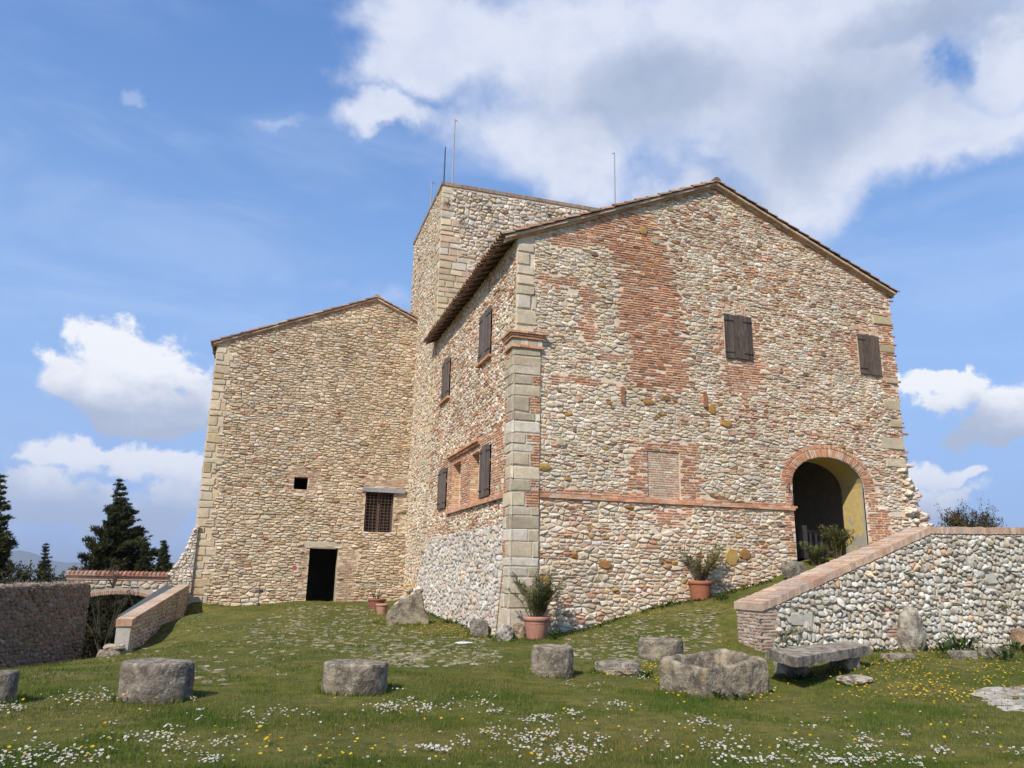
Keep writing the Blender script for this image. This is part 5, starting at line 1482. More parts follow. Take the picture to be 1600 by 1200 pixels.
# plan: near edge cs[1]->cs[2], depth towards back-left
near0, near1 = np.array(cs[1]), np.array(cs[2]); back0 = np.array(cs[0]); back1 = near1 + (back0 - near0) * .75
mb = MB(); slab(mb, [near0, near1, back1, back0], .17, (.40, .37, .32), rough=.02); BP(mb.build('seat', M_STONE, bench))
for (px, py, w_, sd) in ((1256, 1060, 50, 1), (1340, 1048, 38, 2)):
    q = O1(px, py); ww = sized(q, w_) / 2; mb = MB()
    rock(mb, (q[0], q[1] + .3, q[2] + .13), (ww, .26, .26), 3, .05, (.40, .36, .28), 20 + sd, boxy=.9, rot=.1); BP(mb.build('leg', M_STONE, bench))
def lone_rock(name, px, py, pxw, pxh, depth, label, cat, seed, col=(.42, .39, .33), boxy=.5, rot=0., sub=4, rough=.1, sink=.1, grp=None, dy=None, aty=None):
    p = O1(px, py) if aty is None else tuple(float(v) for v in atY(px, py, aty)); w = sized(p, pxw) / 2; h = sized(p, pxh); mb = MB()
    rock(mb, (p[0], p[1] + (depth * .8 if dy is None else dy), p[2] + h * (.5 - sink)), (w * 1.05, depth, h * .56 * (1 + sink)), sub, rough, col, seed, boxy=boxy, rot=rot)
    o = mb.build(name, M_STONE); tag(o, label, cat, grp); return o
lone_rock('flat_stone', 1349, 1071, 54, 14, .22, 'small pale flat stone lying in the grass below the bench', 'stone', 31, (.47, .44, .37), .2)
lone_rock('standing_stone', 1426, 1013, 46, 58, .22, 'rough pointed boulder leaning against the foot of the cobble wall', 'boulder', 32, (.50, .48, .42), .15, rough=.12, dy=0, aty=YR - .22)
lone_rock('column_piece', 1410, 1034, 66, 13, .14, 'low broken column piece lying in yellow flowers', 'stone', 33, (.38, .35, .28), .7, rough=.05, rot=.05)
lone_rock('stone_block', 1512, 1031, 52, 14, .14, 'low grey kerb block nearer the bench of the two by the wall foot', 'stone', 34, (.38, .36, .31), .85, rough=.04)
lone_rock('stone_block', 1558, 1029, 44, 17, .14, 'slightly higher grey block at the wall foot near the right edge', 'stone', 35, (.40, .38, .33), .85, rough=.04)
lone_rock('brown_stone', 1597, 1012, 26, 30, .2, 'brown rounded stone at the wall foot cut by the right edge', 'stone', 36, (.40, .27, .18), .2, rough=.04, dy=0, aty=YR - .22)
mb = MB()
for k in range(34):
    q = og(rng.uniform(1535, 1640), rng.uniform(1078, 1108))[0]; s_ = rng.uniform(.08, .28)
    rock(mb, (q[0], q[1], q[2] - .02), (s_, s_ * .6, rng.uniform(.04, .07)), 3, .26, pick([(.36, .32, .26), (.30, .25, .19), (.42, .38, .33)]), 40 + k, boxy=.2, rot=rng.uniform(-.4, .4))
o = mb.build('rock_outcrop', M_PALE); tag(o, 'flat white rock breaking through the turf at the right edge', 'outcrop')
# wedge boulder by the inner corner
def prism(mb, pts, p0, right, back, th, col, seed):
    """outline in (along right, up) from p0, given depth; bevelled and roughened"""
    n = len(pts); c = np.mean(pts, 0); V = []; C = []
    res = []
    for i in range(n):
        a_, b_ = np.array(pts[i]), np.array(pts[(i + 1) % n])
        for t_ in np.linspace(0, 1, 6)[:-1]: res.append(a_ * (1 - t_) + b_ * t_)
    m_ = len(res)
    for (k, d) in ((.0, 0.0), (.45, -.005), (.8, 0.), (.97, .02), (1., .08), (1., .5), (1., .92), (.95, 1.), (.5, 1.), (0, 1.)):
        for q in res:
            uv = c + (q - c) * k
            P = np.array(p0) + right * uv[0] + np.array([0, 0, 1.]) * uv[1] + back * (d * th)
            nn = mnoise.fractal(Vector(P * 1.9) + Vector((seed, 0, 0)), 1, 2, 5)
            P = P + back * nn * .035 + right * nn * .02 * k + np.array([0, 0, nn * .02 * k]); V.append(P); C.append(np.array(col) * (1 + .4 * nn))
    F = [(i * m_ + k, i * m_ + (k + 1) % m_, (i + 1) * m_ + (k + 1) % m_, (i + 1) * m_ + k) for i in range(9) for k in range(m_)]
    mb.add(V, F, np.clip(np.array(C), .03, .9))
p = np.array(O1(603, 976)); sc = sized(p, 1)
mb = MB(); right = np.array([.97, -.22, 0]); back = np.array([.22, .97, 0])
prism(mb, [(0, -.15), (66 * sc, -.15), (67 * sc, 12 * sc), (60 * sc, 20 * sc), (54 * sc, 46 * sc), (46 * sc, 49 * sc), (30 * sc, 42 * sc), (6 * sc, 26 * sc), (0, 16 * sc)], p, right, back, .45, (.36, .33, .26), 3)
o = mb.build('wedge_boulder', M_STONE); tag(o, 'large wedge shaped grey boulder by the terracotta pots in the inner corner', 'boulder')
lone_rock('stone_block', 753, 996, 30, 28, .2, 'grey rounded block against the side wall near the pilaster foot', 'stone', 51, (.38, .36, .33), .8, rough=.05, dy=.3)
for (px, py, pw, ph, sd, lab, c_) in ((794, 1003, 26, 26, 52, 'white rock under the corner pilaster', (.60, .58, .55)), (815, 998, 22, 24, 53, 'yellowish rock just behind the flowerpot at the corner', (.45, .38, .28))):
    lone_rock('foundation_rock', px, py, pw, ph, .25, lab, 'rock', sd, c_, .4, rough=.14, dy=.3)
mb = MB()
for k in range(40):
    px = rng.uniform(622, 668); py = 952 - (abs(px - 645) < 14) * rng.uniform(0, 30) - rng.uniform(0, 8)
    q = atY(px, py, rng.uniform(29.2, 30.3)); s_ = rng.uniform(.08, .2)
    rock(mb, (min(q[0], XS - .2), q[1], q[2]), (s_, s_, s_ * .7), 2, .15, pick(GREYW + WHITE), 60 + k)
o = mb.build('stone_heap', M_PALE); tag(o, 'small heap of loose stones in the inner corner behind the wedge boulder', 'stone heap')
lone_rock('stone_block', 1248, 902, 32, 26, .3, 'mossy grey block on the slope before the archway', 'stone', 90, (.30, .29, .25), .8, rough=.06, dy=.2)
# fragments on the path to the doorway

# ================================================================== POTS AND SMALL THINGS
def pot(px, py, pxw, pxh, label, col, name='flower_pot', grp='terracotta flowerpots', dy=None, taper=.68, bands=True, pos=None):
    p = pos or O1(px, py); w = sized(p, pxw) / 2; h = sized(p, pxh)
    t_ = thing(name, label, 'flowerpot', grp, loc=(p[0], p[1] + (w if dy is None else dy), p[2] - .01))
    prof = [(0, .02), (taper, .0), (taper + .04, .05), (.92, .78), (.93, .80), (1.0, .81), (1.01, .99), (.99, 1.0), (.90, 1.0), (.89, .9), (.86, .86)]
    n = 36; mb = MB(); V = [(w * r_ * cos(2 * pi * k / n), w * r_ * sin(2 * pi * k / n), h * z_) for r_, z_ in prof for k in range(n)]
    F = [(i * n + k, i * n + (k + 1) % n, (i + 1) * n + (k + 1) % n, (i + 1) * n + k) for i in range(len(prof) - 1) for k in range(n)]
    mb.add(V, F, col, 0, True)
    if bands:
        for zz in (.70, .74):
            mb.tube([(w * (.90) * cos(a_), w * .90 * sin(a_), h * zz) for a_ in np.linspace(0, 2 * pi, 33)], .008, 6, col)
    mb.build('pot', M_TERRA, t_)
    mb = MB(); mb.add([(w * .87 * cos(2 * pi * k / n), w * .87 * sin(2 * pi * k / n), h * .87) for k in range(n)], [tuple(range(n))], (.06, .04, .025)); mb.build('soil', M_STONE, t_)
    return t_, w, h
def lance(mb, p, d, L, w, col, droop=.3):
    """one narrow leaf: folded two-quad blade"""
    d = np.array(d) / np.linalg.norm(d); s_ = np.cross(d, [0, 0, 1.]); s_ /= np.linalg.norm(s_) + 1e-6
    m_ = p + d * L * .5; e = p + d * L + np.array([0, 0, -droop * L * .4])
    V = [p, m_ + s_ * w, e, m_ - s_ * w, m_ + np.array([0, 0, -w * .3])]
    mb.add(V, [(0, 1, 4), (1, 2, 4), (2, 3, 4), (3, 0, 4)], col)
LEAFC = [(.17, .20, .05), (.13, .17, .04), (.24, .23, .07), (.19, .20, .08), (.10, .13, .035), (.30, .26, .10)]
def oleander(parent, w, h, H, spread, nst, seed, base=(0, 0, 0), lpl=26, leafL=(.09, .17), pal=LEAFC):
    r = np.random.default_rng(seed); st_ = MB(); lf_ = MB()
    for s_ in range(nst):
        a_ = r.uniform(0, 2 * pi); rr = r.uniform(0, w * .45); q0 = np.array([base[0] + rr * cos(a_), base[1] + rr * sin(a_), base[2]])
        tip = q0 + np.array([cos(a_) * spread * r.uniform(.2, 1), sin(a_) * spread * r.uniform(.2, 1), H * r.uniform(.55, 1.)])
        mid = (q0 + tip) / 2 + np.array([-cos(a_) * .05, -sin(a_) * .05, .08 * H]); pts = [q0, (q0 + mid) / 2 + r.normal(0, .01, 3), mid, (mid + tip) / 2 + r.normal(0, .01, 3), tip]
        st_.tube(pts, [.011, .010, .008, .006, .004], 5, (.16, .11, .07), caps=False)
        P = np.array(pts)
        for k in range(lpl):
            t_ = r.uniform(.08, 1) ** .8 * 3.999; i = int(t_); q = P[i] * (1 - t_ + i) + P[min(i + 1, 4)] * (t_ - i)
            ax = P[min(i + 1, 4)] - P[i]; ax /= np.linalg.norm(ax); az_ = r.uniform(0, 2 * pi)
            d = ax * r.uniform(.5, 1.1) + np.array([cos(az_), sin(az_), r.uniform(-.2, .3)]) * .8
            lance(lf_, q, d, r.uniform(*leafL), r.uniform(.008, .014), np.array(pal[r.integers(len(pal))]) * r.uniform(.7, 1.3), r.uniform(0, 1))
    a = st_.build('stems', M_WOOD, parent); b = lf_.build('leaves', M_LEAF, parent)
    return a, b
TC = (.44, .19, .125)
t_, w, h = pot(845, 1000, 43, 35, 'tall terracotta flowerpot with leafy shrub at the foot of the pilaster', (.46, .22, .16))
oleander(t_, w, h, 1.12, .70, 34, 5, (0, 0, h * .85), 95, (.10, .19))
t_, w, h = pot(1105, 938, 38, 30, 'rust stained flowerpot with sparse shrub leaning against the gable front', (.38, .14, .08), taper=.75)
oleander(t_, w, h, 1.10, .80, 26, 9, (0, 0, h * .85), 70, (.10, .18), pal=[(.20, .21, .06), (.27, .25, .10), (.15, .17, .05), (.34, .30, .16)])
t_, w, h = pot(353, 946, 27, 17, 'wide terracotta bowl left of the open doorway', TC, taper=.62, bands=False)
t_, w, h = pot(316, 935, 15, 22, 'cream plastic pot beside the upper end of the parapet', (.55, .53, .38), grp=None, bands=False)
t_, w, h = pot(590, 952, 28, 16, 'dark terracotta pot with dry twigs in the inner corner', (.33, .12, .08), taper=.75, bands=False)
oleander(t_, w, h, .38, .30, 14, 11, (0, 0, h * .8), 14, (.04, .08), pal=[(.20, .14, .07), (.28, .20, .12), (.14, .12, .05)])
t_, w, h = pot(598, 961, 21, 17, 'small pink terracotta pot in front of the dry twig pot', (.50, .27, .20), taper=.6, bands=False)
# yellow pansies in the corner
q = atY(641, 921, 29.6); q = (float(q[0]), 29.6, float(q[2])); mb = MB()
fl = thing('flower_bunch', 'bunch of yellow orange flowers on the stone heap', 'flowers', loc=q)
for k in range(40):
    a_ = rng.normal(0, .11, 3) * [1, .7, 1]; mb.add([a_ + [.035 * cos(2 * pi * j / 6), -.02, .035 * sin(2 * pi * j / 6)] for j in range(6)], [tuple(range(6))], pick([(.75, .40, .02), (.70, .30, .01), (.8, .5, .04)]))
mb.build('petals', M_LEAF, fl)
mb = MB()
for k in range(40): lance(mb, rng.normal(0, .08, 3) + [0, .04, -.08], rng.normal(0, 1, 3), .12, .02, pick(LEAFC))
mb.build('leaves', M_LEAF, fl)
# round reflector sign on a thin post, little black stand
q = O1(453, 944); b_ = thing('marker_post', 'thin post with small round red disc left of the black doorway', 'marker post', loc=q)
mb = MB(); Hh = sized(q, 56); mb.tube([(0, 0, -.1), (0, 0, Hh * .6), (.04, 0, Hh)], .012, 6, (.30, .20, .14)); mb.build('post', M_METAL, b_)
mb = MB(); mb.tube([(.05, -.03, Hh), (.05, -.012, Hh)], .085, 20, (.42, .10, .10)); mb.build('disc', M_METAL, b_)
mb = MB(); mb.box((.0, -.010, Hh - .1), (.2, .0, Hh + .1), (.62, .52, .46)); mb.build('back_plate', M_METAL, b_)
q = O1(403, 947); b_ = thing('iron_stand', 'small black iron stand with flat dish by the wall of the doorway building', 'stand', loc=q)
mb = MB(); mb.tube([(0, 0, 0), (0, 0, .9)], .015, 6, (.04, .04, .045)); mb.build('post', M_METAL, b_)
mb = MB(); mb.tube([(0, 0, .52), (0, 0, .60)], [.16, .14], 16, (.045, .045, .05)); mb.build('dish', M_METAL, b_)
mb = MB(); mb.tube([(0, 0, 0), (0, 0, .12)], [.09, .05], 12, (.045, .045, .05)); mb.build('foot', M_METAL, b_)

# ================================================================== GRASS, FLOWERS, PAVING STONES
def blades(mb, X, Y, h, w, col, lean=.5):
    n = len(X); Z = ground(X, Y)
    a = rng.uniform(0, 2 * pi, n); b = rng.uniform(0, 2 * pi, n); L = rng.uniform(0, lean, n) * h
    dx, dy = np.cos(a) * w / 2, np.sin(a) * w / 2
    P = np.stack([X, Y, Z - .005], -1)
    V = np.stack([P + np.stack([dx, dy, 0 * dx], -1), P - np.stack([dx, dy, 0 * dx], -1), P + np.stack([np.cos(b) * L, np.sin(b) * L, h], -1)], 1)
    F = np.arange(n * 3).reshape(n, 3)
    mb.add(V.reshape(-1, 3), F, np.repeat(col, 3, 0))
def free(X, Y):
    """not under a building, wall or stone"""
    m = ~((X > XS - .35) & (Y > YF - .05)) & ~(Y > YW - .05) & ~((X > XR) & (Y > YR - .02) & (Y < YR + 1.0))
    m &= ~((X < PA[0] + .05 - (Y - PA[1]) * .0) & (Y > PA[1] - .2) & (X > -4.2)) | (X > PA[0] + (Y - PA[1]) * (PB[0] - PA[0]) / (PB[1] - PA[1]) + .03)
    return m
BODIES = [(O1(236, 1101), .48), (O1(558, 1088), .47), (O1(873, 1061), .33), (O1(1047, 1034), .43), (O1(-14, 1101), .3)]
def clear(X, Y):
    m = np.ones(len(X), bool)
    for p, r_ in BODIES: m &= (X - p[0]) ** 2 + (Y - p[1] - r_ * .85) ** 2 > (r_ * .93) ** 2
    return m
def scatter_wedge(n, d0, d1):
    """random ground points in front of the viewer between two distances"""
    d = np.sqrt(rng.uniform(d0 ** 2, d1 ** 2, n)); a = rng.uniform(-28, 56, n) * pi / 180
    X = d * np.sin(a); Y = d * np.cos(a); m = free(X, Y) & clear(X, Y); return X[m], Y[m]
def noise2(X, Y, s=.6, o=0.): return np.array([mnoise.noise(Vector((float(a) * s, float(b) * s, o))) for a, b in zip(X, Y)])
mb = MB()
GR = np.array([(.085, .125, .018), (.080, .125, .014), (.195, .205, .032), (.215, .170, .045), (.280, .215, .08)])
for n, d0, d1, h, w in ((150000, 6.2, 9.5, (.018, .045), .0055), (110000, 9.5, 14, (.02, .05), .008), (60000, 14, 24, (.025, .06), .013), (16000, 24, 36, (.03, .07), .022)):
    X, Y = scatter_wedge(n, d0, d1)
    q = noise2(X, Y, .8) + .5 * noise2(X, Y, 2.7, 4.); q2 = noise2(X, Y, .45, 8.)
    keep = rng.random(len(X)) < np.clip(.85 + q * .8, .25, 1); X, Y, q, q2 = X[keep], Y[keep], q[keep], q2[keep]
    t_ = np.clip((.5 + q * 1.8 + rng.normal(0, .2, len(X))), 0, 1)[:, None]
    c = GR[1] * t_ + GR[2] * (1 - t_)
    dry = (rng.random(len(X)) < np.clip(.20 - q * .6 + q2 * .9, .02, .85))
    c[dry] = GR[3 + (rng.random(dry.sum()) < .35).astype(int)]
    c = c * rng.uniform(.78, 1.42, (len(X), 1))
    hh = rng.uniform(*h, len(X)) * np.clip(1 + q * .9, .5, 1.8)
    blades(mb, X, Y, hh, w, c)
RINGS = [(p_, r_) for p_, r_ in BODIES] 
for (px_, py_, r_) in ((978, 1056, .42), (1349, 1071, .26), (1256, 1060, .3), (1340, 1048, .25), (1426, 1013, .3), (1410, 1034, .36), (1512, 1031, .34), (1558, 1029, .3), (753, 996, .3), (600, 976, .3), (640, 978, .35), (845, 1000, .32), (794, 1003, .3)):
    RINGS.append((O1(px_, py_), r_))
for p_, r_ in RINGS:
    n = int(700 * r_ / .4); a_ = rng.uniform(0, 2 * pi, n); rr = r_ * rng.normal(1.0, .07, n)
    X = p_[0] + rr * np.cos(a_); Y = p_[1] + r_ * .85 + rr * .9 * np.sin(a_)
    blades(mb, X, Y, rng.uniform(.04, .11, n), .010, GR[[0, 1, 2]][rng.integers(3, size=n)] * rng.uniform(.7, 1.3, (n, 1)))
tc0 = np.array(O1(1100, 1093)); 
for (qa, qb) in ((O1(1022, 1081), O1(1100, 1095)), (O1(1100, 1095), O1(1198, 1086))):
    n = 500; t_ = rng.random(n); X = qa[0] * (1 - t_) + qb[0] * t_ + rng.normal(0, .03, n); Y = qa[1] * (1 - t_) + qb[1] * t_ - .03 + rng.normal(0, .03, n)
    blades(mb, X, Y, rng.uniform(.04, .10, n), .010, GR[[0, 1, 2]][rng.integers(3, size=n)] * rng.uniform(.7, 1.3, (n, 1)))
o = mb.build('grass', M_GRASS); tag(o, 'short patchy lawn grass over the whole forecourt', 'grass', kind='stuff')

def px_cluster(cx, cy, n, sx, sy): return np.stack([rng.normal(cx, sx, n), rng.normal(cy, sy, n)], 1)
WCL = [(150, 1093, 75, 32, 7), (110, 1097, 30, 20, 5), (12, 1110, 26, 14, 4), (60, 1180, 60, 32, 11), (120, 1186, 60, 26, 8), (25, 1195, 40, 20, 8), (212, 1157, 34, 28, 5), (250, 1155, 20, 18, 4), (288, 1170, 34, 18, 7), (325, 1190, 34, 16, 5), (265, 1142, 10, 8, 2), (175, 1138, 7, 5, 2), (312, 1116, 7, 5, 2), (390, 1117, 14, 9, 4), (345, 1165, 24, 14, 7), (310, 1130, 7, 5, 2),
       (15, 1113, 20, 12, 3), (437, 1116, 18, 16, 3), (480, 1122, 9, 8, 3), (607, 1110, 75, 17, 6), (667, 1111, 42, 9, 4), (640, 1100, 14, 10, 3), (707, 1107, 16, 9, 4), (757, 1100, 30, 14, 7), (780, 1118, 24, 12, 4), (675, 1176, 48, 15, 3), (717, 1163, 12, 9, 4), (775, 1150, 36, 14, 6), (410, 1135, 8, 7, 4), (300, 1094, 12, 5, 4), (622, 1080, 10, 5, 2), (437, 1057, 6, 5, 2),
       (840, 1128, 60, 14, 5), (895, 1120, 28, 10, 3), (827, 1163, 80, 20, 9), (893, 1178, 80, 20, 10), (859, 1152, 30, 12, 4), (937, 1158, 18, 10, 5), (964, 1105, 30, 14, 2), (1100, 1134, 42, 13, 4), (1142, 1144, 14, 8, 3), (1042, 1170, 7, 5, 2), (1130, 1170, 64, 28, 7), (1160, 1194, 40, 20, 5), (890, 1073, 12, 5, 4), (927, 1076, 10, 8, 3), (875, 1192, 50, 20, 6), (1010, 1158, 12, 12, 4),
       (1242, 1170, 40, 22, 5), (1350, 1155, 16, 9, 4), (1355, 1170, 34, 14, 5), (1417, 1155, 14, 6, 3), (1290, 1190, 44, 22, 6), (1375, 1190, 44, 22, 6), (1470, 1178, 18, 10, 4), (1320, 1197, 50, 24, 4), (1437, 1198, 20, 10, 4), (1530, 1152, 6, 9, 2), (1592, 1185, 10, 8, 4), (1215, 1195, 30, 14, 5), (1270, 1140, 8, 6, 2), (1200, 1083, 10, 5, 3), (1293, 1130, 6, 4, 2),
       (1005, 1063, 20, 12, 3), (350, 985, 26, 20, 3), (315, 970, 20, 12, 4), (760, 1003, 30, 24, 2), (300, 965, 14, 10, 3), (940, 1120, 10, 20, 10)]
pts = np.concatenate([px_cluster(*c) for c in WCL] + [np.stack([rng.uniform(0, 1600, 190), 1100 + 100 * rng.random(190) ** .6], 1)])
P = og(pts[:, 0], pts[:, 1]); m = free(P[:, 0], P[:, 1]) & clear(P[:, 0], P[:, 1]); P = P[m]
def flowers(name, P, rad, pal, center, label, hgt=(.03, .06)):
    mb = MB(); st_ = MB()
    for p in P:
        h = rng.uniform(*hgt); t_ = rng.normal(0, .25, 2); r_ = rad * rng.uniform(.7, 1.2); c = np.array([p[0], p[1], G(p[0], p[1]) + h])
        nrm = np.array([t_[0] - .1, t_[1] - .25, 1.]); nrm /= np.linalg.norm(nrm)
        a = np.cross(nrm, [1, 0, 0]); a /= np.linalg.norm(a); b = np.cross(nrm, a)
        k = np.arange(10); rr = np.where(k % 2 == 0, r_, r_ * .72)
        V = c + rr[:, None] * (np.cos(k * pi / 5)[:, None] * a + np.sin(k * pi / 5)[:, None] * b) + nrm * .002
        V = np.concatenate([V, [c - nrm * r_ * .15]])
        F = [(i, (i + 1) % 10, 10) for i in range(10)]
        mb.add(V, F, pick(pal, None, .08))
        if center is not None:
            k = np.arange(6); V = c + .34 * r_ * (np.cos(k * pi / 3)[:, None] * a + np.sin(k * pi / 3)[:, None] * b) + nrm * .004
            mb.add(V, [tuple(range(6))], center)
        g0 = np.array([p[0], p[1], G(p[0], p[1])]); s_ = a * .0018
        mb.add([g0 - s_, g0 + s_, c + s_, c - s_], [(0, 1, 2, 3)], (.10, .14, .03))
    o = mb.build(name, M_LEAF); tag(o, label, name.replace('_', ' '), kind='stuff'); return o
flowers('daisies', P, .0138, [(.80, .79, .76), (.78, .74, .74), (.82, .80, .80)], (.65, .42, .03), 'white daisies in drifts across the near lawn')
YCL = [(1060, 1076, 60, 14, 7), (1085, 1085, 26, 10, 5), (1038, 1068, 22, 8, 4), (1385, 1045, 190, 50, 16), (1440, 1070, 120, 45, 14), (1470, 1095, 50, 34, 5), (1550, 1045, 90, 34, 12), (1365, 1090, 30, 30, 8), (1510, 1020, 60, 40, 8), (1240, 1060, 26, 18, 6), (1180, 1095, 16, 20, 5), (866, 1055, 20, 18, 5), (965, 1055, 30, 22, 4), (1015, 1048, 18, 12, 5),
       (600, 960, 46, 12, 8), (625, 980, 30, 26, 4), (700, 983, 110, 26, 7), (745, 995, 60, 22, 5), (670, 988, 60, 26, 6), (560, 948, 30, 26, 5), (1200, 896, 40, 30, 6), (1145, 920, 30, 24, 6), (1020, 965, 14, 20, 4), (1300, 1052, 22, 22, 4), (190, 1095, 10, 8, 4), (560, 1180, 14, 60, 14), (420, 1160, 12, 14, 12), (1560, 1090, 26, 26, 12), (1133, 1000, 10, 4, 8)]
pts = np.concatenate([px_cluster(*c) for c in YCL] + [np.stack([rng.uniform(0, 1600, 110), rng.uniform(1095, 1200, 110)], 1)])
P = og(pts[:, 0], pts[:, 1]); m = free(P[:, 0], P[:, 1]) & clear(P[:, 0], P[:, 1]); P = P[m]
flowers('yellow_flowers', P, .017, [(.78, .50, .02), (.80, .56, .03), (.74, .42, .015)], None, 'small yellow flowers thickest by the trough and below the cobble wall', (.04, .11))

# lusher weeds along wall feet
mb = MB()
def weed(x, y, r_, h, n, pal=((.05, .085, .015), (.07, .11, .02), (.04, .07, .015))):
    for _ in range(n):
        a = rng.uniform(0, 2 * pi); q = rng.uniform(0, r_); p = np.array([x + q * cos(a), y + q * sin(a), 0]); p[2] = G(p[0], p[1]) + rng.uniform(0, h * .4)
        lance(mb, p, np.array([cos(a) * .7, sin(a) * .7, rng.uniform(.4, 1.6)]), rng.uniform(.4, 1) * h, rng.uniform(.012, .03), np.array(pal[rng.integers(len(pal))]) * rng.uniform(.7, 1.3), .6)
for x in np.arange(7.3, 14.8, .13):
    k = mnoise.noise(Vector((x * 1.1, 0, 0)))
    if k > -.25: weed(x, YF - .28 - rng.uniform(0, .25), .14, .12 + .10 * max(k, 0), 14)
for y in np.arange(20.5, 30.5, .22):
    if rng.random() < .6: weed(XS - .42, y, .12, .13, 10)
for x in np.arange(XR + .3, 22, .2):
    k = mnoise.noise(Vector((x * .9, 5, 0)))
    if k > -.15: weed(x, YR - .2 - rng.uniform(0, .2), .14, .14 + .2 * max(k, 0), 13)
for (px, py, r_, h, n) in ((1500, 1018, .30, .42, 110), (1475, 1022, .25, .3, 60), (868, 1000, .16, .3, 50), (1128, 938, .22, .2, 60), (1010, 1060, .16, .16, 40), (1150, 1094, .25, .13, 60), (1120, 1094, .1, .16, 30), (1245, 1062, .25, .14, 50), (1575, 1035, .3, .3, 60), (1590, 1020, .2, .3, 40), (230, 996, .3, .2, 40), (950, 948, .3, .12, 40), (700, 975, .3, .16, 50), (770, 998, .25, .14, 40)):
    q = O1(px, py); weed(q[0], q[1], r_, h, n)
for (px, py, yy) in ((655, 850, 30.9), (640, 880, 31.5), (662, 868, 29.5), (727, 868, 22.), (694, 872, 26.), (672, 985, 24)):
    q = atY(px, py, yy)
    for _ in range(14): lance(mb, np.array([XS - .33 + rng.normal(0, .03), q[1] + rng.normal(0, .06), q[2] + rng.normal(0, .06)]), rng.normal(0, 1, 3) * [1, 1, .6] - [1, 0, 0], .11, .02, pick(LEAFC))
for (px, py) in ((699, 316), (765, 328), (858, 337), (722, 345)):
    q = atY(px, py, YT - .1)
    for _ in range(22): lance(mb, q + rng.normal(0, .07, 3) * [1, .3, 1], rng.normal(0, 1, 3) - [0, .6, 0], .12, .02, pick([(.10, .10, .03), (.06, .07, .02)]))
for (px, py) in ((1567, 946), (1240, 985), (1222, 993)):
    q = atY(px, py, YR - .06)
    for _ in range(30): lance(mb, q + rng.normal(0, .06, 3) * [1.4, .3, .6], rng.normal(0, 1, 3) - [0, .7, 0], .10, .014, pick(LEAFC))
o = mb.build('weeds', M_LEAF); tag(o, 'green weeds along the feet and joints of the walls', 'weeds', kind='stuff')

# paving stones showing through the turf
mb = MB()
POLY = [[(400, 965), (470, 945), (560, 950), (640, 985), (760, 1000), (800, 1035), (640, 1045), (480, 1010), (380, 1000)], [(880, 1000), (960, 975), (1130, 945), (1130, 1005), (1000, 1035), (900, 1030)], [(180, 985), (400, 975), (470, 1020), (330, 1080), (140, 1040)]]
pts = []
for poly, n in zip(POLY, (820, 400, 150)):
    lo = np.min(poly, 0); hi = np.max(poly, 0); q = rng.uniform(lo, hi, (n * 2, 2)); q = q[inpoly(q, np.array(poly))]; pts.append(q[:n])
pts.append(np.stack([rng.normal(469, 5, 40), rng.uniform(944, 985, 40)], 1)); pts.append(np.stack([rng.uniform(490, 600, 90), rng.uniform(945, 962, 90)], 1))
pts = np.concatenate(pts); P = og(pts[:, 0], pts[:, 1]); m = free(P[:, 0], P[:, 1]) & clear(P[:, 0], P[:, 1])
for i, p in enumerate(P[m]):
    s_ = rng.uniform(.03, .11)
    rock(mb, (p[0], p[1], G(p[0], p[1]) - .001), (s_, s_ * rng.uniform(.5, 1.), .018), 2, .35, pick([(.27, .235, .14), (.22, .19, .11), (.33, .29, .19), (.19, .17, .09)]), i, rot=rng.uniform(0, 3))
o = mb.build('paving_stones', M_PALE); tag(o, 'worn flat paving stones showing through the turf before the buildings', 'paving stones', kind='stuff')
q = O1(725, 1006); mb = MB(); rock(mb, (q[0], q[1], q[2] + .02), (.22, .14, .03), 3, .1, (.62, .62, .58), 70)
o = mb.build('flat_stone', M_PALE); tag(o, 'single bright white flat stone in the turf near the corner flowerpot', 'stone')

# plants in front of the arch
sh = O1(1318, 893) 
base = atY(1312, 890, YF - .55); bx, by = float(base[0]), YF - .55
for i, (px, H, sp_, ns, sd, lab) in enumerate(((1312, .92, .5, 20, 21, 'upright narrow leaved shrub in front of the archway'), (1275, .62, .4, 12, 22, 'low narrow leaved shrub left of the taller shrub at the archway'))):
    b_ = atY(px, 890, by); gz = G(float(b_[0]), by)
    t_ = thing('shrub', lab, 'shrub', 'shrubs by the archway', loc=(float(b_[0]), by, gz))
    oleander(t_, .3, 0, H, sp_, ns + 8, sd, (0, 0, 0), 80, (.10, .20))

# dry weeds on the enclosure wall
mb = MB()
for k in range(1500):
    u = rng.uniform(-1, LE); p = C2 + dU * u - nN * rng.uniform(.05, .75); p[2] = ZEW - .02
    h = rng.uniform(.08, .26) * (1 + .6 * mnoise.noise(Vector(p * 1.2)))
    lance(mb, p, np.array([rng.normal(0, .5), rng.normal(0, .5), 1.]), h, .006, pick([(.20, .17, .12), (.28, .23, .16), (.14, .12, .08), (.12, .13, .05)]), .6)
o = mb.build('dry_weeds', M_LEAF); tag(o, 'dry grey brown weeds on top of the shaded left wall', 'dry weeds', kind='stuff')

